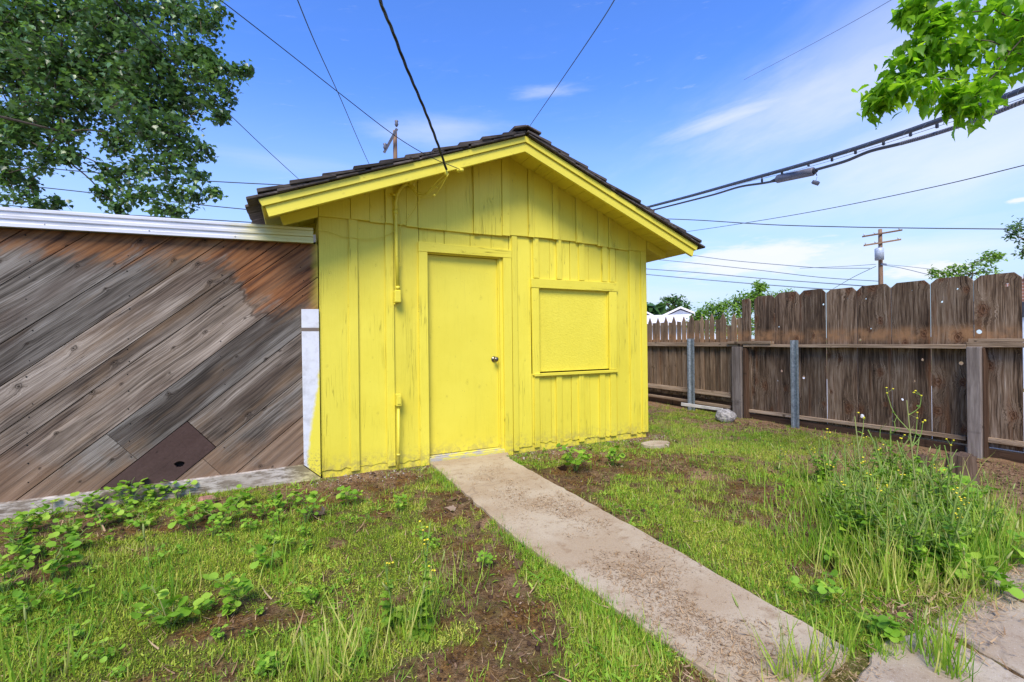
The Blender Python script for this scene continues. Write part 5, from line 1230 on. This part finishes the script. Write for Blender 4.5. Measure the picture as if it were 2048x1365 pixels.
# litter, straw, gravel
def flat(name, tmpl, x, y, z, L, W, mat, label, seed, tilt=.25):
    rg2 = np.random.RandomState(seed); n = len(x); rot = rot_yaw_tilt(rg2.uniform(0, 6.283, n), np.abs(rg2.normal(0, tilt, n)), rg2.normal(0, tilt*1.2, n))
    l = L*rg2.lognormal(0, .45, n)
    o = scatter_mesh(name, tmpl, np.stack([x, y, z], 1), rot, np.stack([W*rg2.uniform(.6, 1.4, n)*l/L, l, l], 1), rg2.uniform(0, 1, n), mat); tag(o, label, 'litter', kind='stuff'); return o
n = 70000; x = rg2.uniform(-2.2, 6.1, n); y = rg2.uniform(.7, 6, n); k = ~on_hard(x, y) & ~((y > YW-.02) & (x < XR)) & (rg2.uniform(0, 1, n) < np.clip(1.1-bare(x, y), .1, 1)); x, y = x[k], y[k]
flat('leaf_litter', OVAL, x, y, gz(x, y)+.002, .0095, .0085, M['litter'], 'dead leaf fragments scattered over the bare soil', 81, .35)
n = 26000; x = rg2.uniform(-2.2, 6.1, n); y = rg2.uniform(.7, 5.5, n); k = ~on_hard(x, y) & ~((y > YW-.03) & (x < XR)) & (rg2.uniform(0, 1, n) < np.clip(1.0-bare(x, y), .05, 1)); x, y = x[k], y[k]; n = len(x)
CLOD = ([(0, 0, .4), (.5, 0, 0), (.1, .5, .05), (-.5, .1, 0), (-.1, -.5, 0), (0, 0, -.4)], [(0, 1, 2), (0, 2, 3), (0, 3, 4), (0, 4, 1), (5, 2, 1), (5, 3, 2), (5, 4, 3), (5, 1, 4)])
L_ = .011*rg2.lognormal(0, .5, n)
oc = scatter_mesh('soil_clods', CLOD, np.stack([x, y, gz(x, y)+.001], 1), rot_yaw_tilt(rg2.uniform(0, 6.28, n), rg2.normal(0, .5, n)), L_, np.clip(rg2.normal(.35, .22, n), 0, 1), M['litter']); tag(oc, 'small clods and crumbs of soil on the bare ground', 'soil', kind='stuff')
n = 260; x = rg2.uniform(-2., 5.6, n); y = rg2.uniform(.8, 4.3, n); k = ~on_hard(x, y) & (bare(x, y) < .75); x, y = x[k], y[k]
flat('fallen_leaves', MAPLE, x, y, gz(x, y)+.006, .038, .038, M['litter'], 'curled brown fallen leaves lying on the soil', 82, .35)
n = 20000; y = .9+rg2.beta(1., 1.6, n)*3.3; x = 1.62+rg2.normal(0, .17, n)+.08*np.sin(y*3); k = (x > 1.27) & (x < 1.94) & (rg2.uniform(0, 1, n) < np.clip((fbm(x*4, y*4, 71, 3)+.25*fbm(x*18, y*18, 72)-.52)*5, .02, 1)); x, y = x[k], y[k]
flat('path_straw', BLADE, x, y, np.full(len(x), .003), .011, .0019, M['straw'], 'dry straw and twig debris strewn on the concrete path', 83, .08)
n = 5000; x = rg2.uniform(1.2, 5., n); y = 1.0+rg2.normal(0, .12, n)-.02; k = fbm(x*3, y*3, 76) > .42; x, y = x[k], y[k]
flat('patio_straw', BLADE, x, y, np.full(len(x), .002), .024, .0032, M['straw'], 'dry straw gathered along the patio edge', 84, .12)
n = 3800; x = rg2.uniform(.1, 4.2, n); y = YW-.02-np.abs(rg2.normal(0, .16, n)); k = ~on_hard(x, y); x, y = x[k], y[k]
flat('gravel', OVAL, x, y, gz(x, y)+.002, .009, .011, M['gravel'], 'pale gravel chips along the foot of the shed wall', 85, .4)
n = 16000; x = rg2.uniform(-2.2, 6.2, n); y = rg2.uniform(.7, 5, n); k = (fbm(x*2, y*2, 77) > .45+.06*(x < 2)) & ~((y > YW-.03) & (x < XR)) & ~on_hard(x, y); x, y = x[k], y[k]
flat('dry_straw', BLADE, x, y, gz(x, y)+.006, .028, .0022, M['straw'], 'dry straw lying over soil and turf in the yard', 86, .2)

# ------------------------------------------------------------------ weeds
FM = []
def flower_mesh(r):
    if not FM:
        f = MB(); f.ball((0, 0, 0), r, 7, 4, (1, 1, .6), .2); o = f.build('flower', M['flower']); FM.append(o.data); bpy.data.objects.remove(o)
    return FM[0]
def plant_from(name, leaves, stems, leafT_, leafmat, flowers=None):
    root = bpy.data.objects.new(name, None); root.empty_display_size = .1; COL.objects.link(root)
    mb = MB()
    for pts, r0, r1 in stems: mb.tube(pts, [r0+(r1-r0)*k/(len(pts)-1) for k in range(len(pts))], 5, cap=False)
    mb.build('stem', M['stem'], root)
    pos, yaw, tilt, roll, sc, rn = [np.array(v) for v in zip(*leaves)]
    scatter_mesh('leaves', leafT_, pos, rot_yaw_tilt(yaw, tilt, roll), sc, rn, leafmat, root)
    if flowers:
        for p, r in flowers:
            f = bpy.data.objects.new('flower', flower_mesh(r)); f.location = p; link(f, root)
    return root
def mallow(seed, size=1., nst=6, h=.16):
    rg3 = random.Random(seed); leaves = []; stems = []
    for k in range(nst):
        a = rg3.uniform(0, 6.28); L = rg3.uniform(.5, 1.)*size; tip = Vector((math.cos(a)*.13*L, math.sin(a)*.13*L, h*L*rg3.uniform(.5, 1.3)))
        pts = curve3([(0, 0, -.01), tuple(tip*.5+Vector((0, 0, .02))), tuple(tip)], 3); stems.append((pts, .0035, .0018))
        for j in range(rg3.randint(4, 7)):
            p = pts[rg3.randint(2, len(pts)-1)]; b = rg3.uniform(0, 6.28); l = rg3.uniform(.02, .05)*size
            q = p+Vector((math.cos(b)*l, math.sin(b)*l, rg3.uniform(0, .03)*size)); stems.append(([p, q], .0015, .001))
            leaves.append((tuple(q), b-math.pi/2, rg3.uniform(-.5, .8), rg3.uniform(-.6, .6), rg3.uniform(.026, .056)*size, rg3.uniform(.15, .95)))
    return leaves, stems
protos = []
for i in range(5):
    l, s = mallow(100+i, 1., 6+i % 3, .17); protos.append(plant_from('broadleaf_weed', l, s, ROUND, M['weed']))
used = [False]*5; G2 = 'small weeds scattered in the left turf'
def place(k, px, py, sc, yaw, label, group=None, xy=None, cat='weed'):
    global used
    o = protos[k] if not used[k] else copy_tree(protos[k]); used[k] = True
    x, y = xy or onZ(px, py); y = min(y, YW-.06) if x < XR else y
    o.location = (x, y, float(gz(x, y))); o.rotation_euler = (0, 0, yaw); o.scale = (sc, sc, sc); o['label'] = label; o['category'] = cat
    if group: o['group'] = group
    elif 'group' in o: del o['group']
G1 = 'round-leaved weeds along the plank wall'; rg4 = random.Random(9)
for px, py in [(20, 1075), (60, 1110), (105, 1030), (140, 1060), (205, 1050), (255, 1010), (305, 1015), (170, 1020), (325, 990), (355, 990), (400, 1035), (470, 1010), (520, 1030), (560, 1015), (590, 1005), (425, 1065), (100, 1150), (25, 1140), (500, 1055), (380, 1050), (240, 1035), (545, 1045), (60, 1060), (130, 1100), (285, 1050), (10, 1180), (445, 1045), (610, 1040)]:
    place(rg4.randrange(5), px, py, rg4.uniform(.5, .95), rg4.uniform(0, 6.28), 'round-leaved green weed sprouting along the foot of the plank wall', G1)
for _ in range(46):
    px, py = rg4.uniform(-20, 900), rg4.uniform(1060, 1350)
    if 780 < px < 900 and py > 1100: continue
    place(rg4.randrange(5), px, py, rg4.uniform(.18, .42), rg4.uniform(0, 6.28), 'small green broad-leaved weed scattered in the turf left of the path', G2)
for px, py, sc, lab in [(695, 1000, .8, 'small bright weed in front of the shed wall near its left corner'), (60, 1215, .6, 'broad pale leaf weed low at the left edge of the yard'), (150, 1190, .6, 'small round-leaved weed in turf at far left, below the wall weeds'), (340, 1240, .9, 'pale green weed cluster in the middle of the left turf'), (540, 1125, .8, 'bright upright small weed in the turf between wall weeds and thistle'), (480, 1200, .8, 'bluish green weed in the turf left of the bare soil'), (1152, 935, 1.3, 'leafy dark weed standing under the boarded window'), (1225, 925, 1.0, 'dark leafy weed under the right side of the boarded window'), (795, 1015, .6, 'tiny weed by the pipe foot before the yellow wall'), (970, 1125, .45, 'tiny bright weed on the dark bare soil left of the path'), (1640, 1200, .7, 'big-leaved weed at the right edge of the concrete path'), (1770, 1265, .7, 'round-leaved weed growing where path meets patio'), (1900, 1000, 1.2, 'pale broad-leaved weed in front of the large stump'), (1960, 1040, 1.3, 'large pale-leaved weed in rank grass at right edge'), (1990, 1180, .9, 'weed in the crack beside the patio slab at right'), (1830, 1140, .75, 'blue-green leafy weed at the front of the rank grass'), (1680, 1120, .8, 'leafy weed at the left front of the rank grass'), (2010, 1120, 1., 'leafy weed beside the right patio slab')]:
    place(rg4.randrange(5), px, py, sc, rg4.uniform(0, 6.28), lab)
def thistle(seed, H, nl, lean=(0, 0), branch=3, flower=True, ls=.1):
    rg3 = random.Random(seed); leaves, stems, fl = [], [], []
    top = Vector((lean[0], lean[1], H)); pts = curve3([(0, 0, -.01), (lean[0]*.3+rg3.uniform(-.02, .02), lean[1]*.3, H*.4), tuple(top)], 6); stems.append((pts, .006, .003))
    for j in range(int(nl*2.2)):
        u = rg3.uniform(.03, .8); p = pts[int(u*(len(pts)-1))]; b = j*2.4+rg3.uniform(-.4, .4)
        leaves.append((tuple(p), b, rg3.uniform(-.1, .9), rg3.uniform(-.6, .6), ls*(1.2-u)*rg3.uniform(.4, 1.05), rg3.uniform(.1, .95)))
    for j in range(branch):
        u = rg3.uniform(.45, .95); p = pts[int(u*(len(pts)-1))]; b = rg3.uniform(0, 6.28); L = rg3.uniform(.12, .3)*H
        q = p+Vector((math.cos(b)*L*.5, math.sin(b)*L*.5, L)); pc = curve3([tuple(p), tuple(p.lerp(q, .5)+Vector((math.cos(b)*.02, math.sin(b)*.02, -.01))), tuple(q)], 3); stems.append((pc, .0028, .0015))
        leaves.append((tuple(pc[3]), b, .6, 0, ls*.4, rg3.random()))
        ends = [q]
        for m_ in range(2): r_ = q+Vector((rg3.uniform(-.03, .03), rg3.uniform(-.03, .03), rg3.uniform(.0, .035))); stems.append(([q, r_], .0012, .001)); ends.append(r_)
        if flower:
            for e_ in ends: fl.append((tuple(e_), .0055)); leaves.append((tuple(e_-Vector((0, 0, .008))), rg3.uniform(0, 6), 1., 0, .014, .8))
    return leaves, stems, fl
for i, (bx_, by_, H, nl, lx, ly, br_, lab, lsz) in enumerate([
    (838, 1255, .42, 26, .08, .10, 3, 'tall jagged-leaved thistle weed in the left turf before the door', .085),
    (790, 1245, .30, 18, -.04, .0, 2, 'shorter leafy thistle weed just left of the tall one', .085),
    (1690, 1110, .62, 20, .10, .05, 3, 'tall flowering weed stem left of the rank grass clump', .08),
    (1745, 1120, .78, 22, .08, .12, 4, 'tallest slender flowering weed reaching up before the fence boards', .08),
    (1845, 1100, .85, 24, .08, .10, 5, 'tall branching weed with yellow flower buds before the grey post', .08),
    (1800, 1080, .60, 20, -.1, .08, 3, 'leaning flowering weed in the middle of the rank grass', .08),
    (1890, 1130, .50, 20, .12, -.03, 3, 'leafy thistle in rank grass leaning right of the flowering weed', .09),
    (1930, 1120, .42, 18, .05, .0, 2, 'bushy thistle weed near the right patio slab', .09),
    (1640, 960, .36, 14, .03, .02, 3, 'small flowering weed at the left metal-post side of the clump', .06),
    (1720, 985, .42, 16, .0, .04, 3, 'yellow-dotted weed behind the rank grass near the fence', .07),
    (1560, 935, .25, 10, .0, .0, 2, 'low weed below the galvanised post', .06),
    (1920, 1065, .55, 18, -.05, .05, 3, 'upright weed between the rank grass and the stump', .08)]):
    l, s, f = thistle(300+i, H, nl, (lx, ly), br_, True, lsz)
    o = plant_from('flowering_weed', l, s, SOWL, M['sow'], f)
    x, y = onZ(bx_, by_); o.location = (x, y, float(gz(x, y))); o['label'] = lab; o['category'] = 'weed'

bush = []
for i in range(3):
    l, s, f = thistle(400+i, .30, 34, (.03, .02), 3, False, .080)
    for a in range(3):
        l2, s2, f2 = thistle(410+i*3+a, .27, 30, (.11*math.cos(a*2.1), .11*math.sin(a*2.1)), 2, False, .075); l += l2; s += s2
    bush.append(plant_from('bushy_weed', l, s, SOWL, M['weed']))
ub = [False]*3; rg5 = random.Random(4)
for px, py in [(1665, 1030), (1715, 1020), (1760, 1050), (1790, 985), (1825, 985), (1845, 1075), (1880, 1060), (1930, 1060), (1770, 960), (1710, 960), (1800, 1145), (1700, 1060), (1740, 1085), (1790, 1120), (1830, 1060), (1870, 1090), (1910, 1110), (1760, 1150), (1820, 1150), (1960, 1080), (1680, 1010), (1740, 1000), (1800, 1010), (1860, 1020), (1720, 1110), (1890, 1150), (1990, 1100), (1650, 965), (1850, 1130)]:
    k = rg5.randrange(3); o = bush[k] if not ub[k] else copy_tree(bush[k]); ub[k] = True
    x, y = onZ(px, py); sc = rg5.uniform(.85, 1.6); o.location = (x, y, float(gz(x, y))); o.rotation_euler = (0, 0, rg5.uniform(0, 6.28)); o.scale = (sc, sc, sc)
    o['label'] = 'leafy green weed crowding the rank grass in the right part of the yard'; o['category'] = 'weed'; o['group'] = 'leafy weeds in the rank grass'

# ------------------------------------------------------------------ sky, sun, camera
w = bpy.data.worlds.new('World'); scene.world = w; w.use_nodes = True
t = NT(w)
SUN_EL, SUN_DIR = R(50), Vector((-.45, -.75, 0)).normalized()      # horizontal direction towards the sun
az = math.atan2(SUN_DIR.x, SUN_DIR.y)
sky = t.n('ShaderNodeTexSky', sky_type='NISHITA', sun_disc=False, sun_elevation=SUN_EL, sun_rotation=az, altitude=100, air_density=1.0, dust_density=.6, ozone_density=1.6)
D = t.n('ShaderNodeTexCoord').outputs['Generated']
dx, dy, dz = t.xyz(D)
col = t.n('ShaderNodeHueSaturation', {'Hue': .515, 'Saturation': 1.12, 'Value': 1., 'Color': sky.outputs[0]}).outputs[0]
zz = t.m('ADD', t.m('MAXIMUM', dz, 0.), .12)
pv = t.vec(t.m('DIVIDE', dx, zz), t.m('DIVIDE', dy, zz), 0.)
rotn = t.n('ShaderNodeMapping', {'Vector': pv, 'Rotation': (0, 0, R(-38)), 'Scale': (.45, 2.0, 1.)}).outputs[0]
ci = t.noise(rotn, .9, 5, .5, .6)
cg = t.noise(pv, .35, 3, .5)
cir = t.m('MULTIPLY', t.rng(ci, .48, .78), t.rng(cg, .42, .62))
def patch(px, py, rx, ry, amt, ang=0., nz=6., nth=(.3, .62)):
    """a cloud at a fixed compass direction; rx, ry = half sizes in radians-ish"""
    dv = ray(px, py).normalized(); a = dv.cross(Vector((0, 0, 1))).normalized(); b = a.cross(dv).normalized()
    ca, sa = math.cos(ang), math.sin(ang); a2 = a*ca+b*sa; b2 = b*ca-a*sa
    u = t.m('DIVIDE', t.vm('DOT_PRODUCT', t.vm('SUBTRACT', D, tuple(dv)), tuple(a2)), rx); v = t.m('DIVIDE', t.vm('DOT_PRODUCT', t.vm('SUBTRACT', D, tuple(dv)), tuple(b2)), ry)
    r2_ = t.m('ADD', t.m('MULTIPLY', u, u), t.m('MULTIPLY', v, v)); fr_ = t.m('GREATER_THAN', t.vm('DOT_PRODUCT', D, tuple(dv)), .3)
    nn = t.noise(t.vec(t.m('MULTIPLY', u, 1.), t.m('MULTIPLY', v, 1.), px*.01), nz*.3, 6, .62)
    g = t.m('ADD', t.m('POWER', 2.718, t.m('MULTIPLY', r2_, -1.3)), t.m('MULTIPLY', t.m('SUBTRACT', nn, .5), 1.1))
    return t.m('MULTIPLY', t.m('MULTIPLY', t.rng(g, nth[0], nth[1]+.25), amt), fr_)
cl = cir
cl = t.m('MULTIPLY', cl, .22)
for a in [(1480, 225, .17, .025, .65, R(8), 4, (.1, 1.)), (1650, 190, .30, .10, .60, R(12), 5, (.1, 1.)), (1950, 280, .35, .12, .65, R(10), 5, (.1, 1.)), (1090, 183, .09, .016, .35, R(2), 5, (.2, 1.)), (870, 262, .16, .04, .40, R(3), 4, (.1, 1.)), (1750, 120, .40, .14, .40, R(20), 4, (.1, 1.)), (1850, 330, .40, .09, .40, R(8), 4, (.2, 1.)),
          (1545, 503, .065, .014, .95, R(-3), 9, (.30, .55)), (1450, 510, .05, .014, .8, 0., 9, (.3, .6)), (1500, 520, .15, .035, .9, 0., 9, (.12, .45)), (1700, 520, .3, .05, .65, 0., 6, (.1, 1.)), (1850, 540, .08, .020, .9, 0., 9, (.3, .6)), (2040, 401, .02, .006, .9, 0., 5, (.3, .6)), (1340, 590, .2, .03, .35, 0., 4, (.2, .9)), (400, 60, .2, .2, .0, 0., 4, (.3, .9)), (600, 330, .25, .03, .15, 0., 4, (.3, .9))]:
    if a[4] > 0: cl = t.m('MAXIMUM', cl, patch(*a))
col = t.mix(1., col, (.86, 1.36, 1.88), 'MULTIPLY')
hz = t.rng(dz, -.02, .52, .96, 0.)
col = t.mix(hz, col, (3.5, 4.3, 5.35))
# colour units are those of the physical sky before the 0.1 strength
col = t.mix(t.m('MINIMUM', cl, 1.), col, (5.3, 5.45, 5.7))
bg = t.n('ShaderNodeBackground', {'Color': col, 'Strength': .10})
t.t.links.new(bg.outputs[0], t.n('ShaderNodeOutputWorld').inputs[0])

sd = bpy.data.lights.new('sun', 'SUN'); sd.energy = 2.7; sd.angle = R(26); sd.color = (1., .90, .74)
so = bpy.data.objects.new('sun', sd); link(so)
dirv = Vector((SUN_DIR.x*math.cos(SUN_EL), SUN_DIR.y*math.cos(SUN_EL), math.sin(SUN_EL)))
so.rotation_euler = dirv.to_track_quat('Z', 'Y').to_euler()

cam = bpy.data.cameras.new('camera'); cam.lens = 36*FPX/2048; cam.sensor_width = 36; cam.clip_end = 2000; cam.clip_start = .02
co_ = link(bpy.data.objects.new('camera', cam))
Mx = Matrix((RR, UU, -FW)).transposed().to_4x4(); Mx.translation = CAM; co_.matrix_world = Mx
scene.camera = co_
vs_ = scene.view_settings; vs_.view_transform = 'Standard'; vs_.look = 'None'; vs_.exposure = .88; vs_.gamma = 1; vs_.use_curve_mapping = False
scene.render.engine = 'CYCLES'; scene.cycles.max_bounces = 6; scene.cycles.use_denoising = True
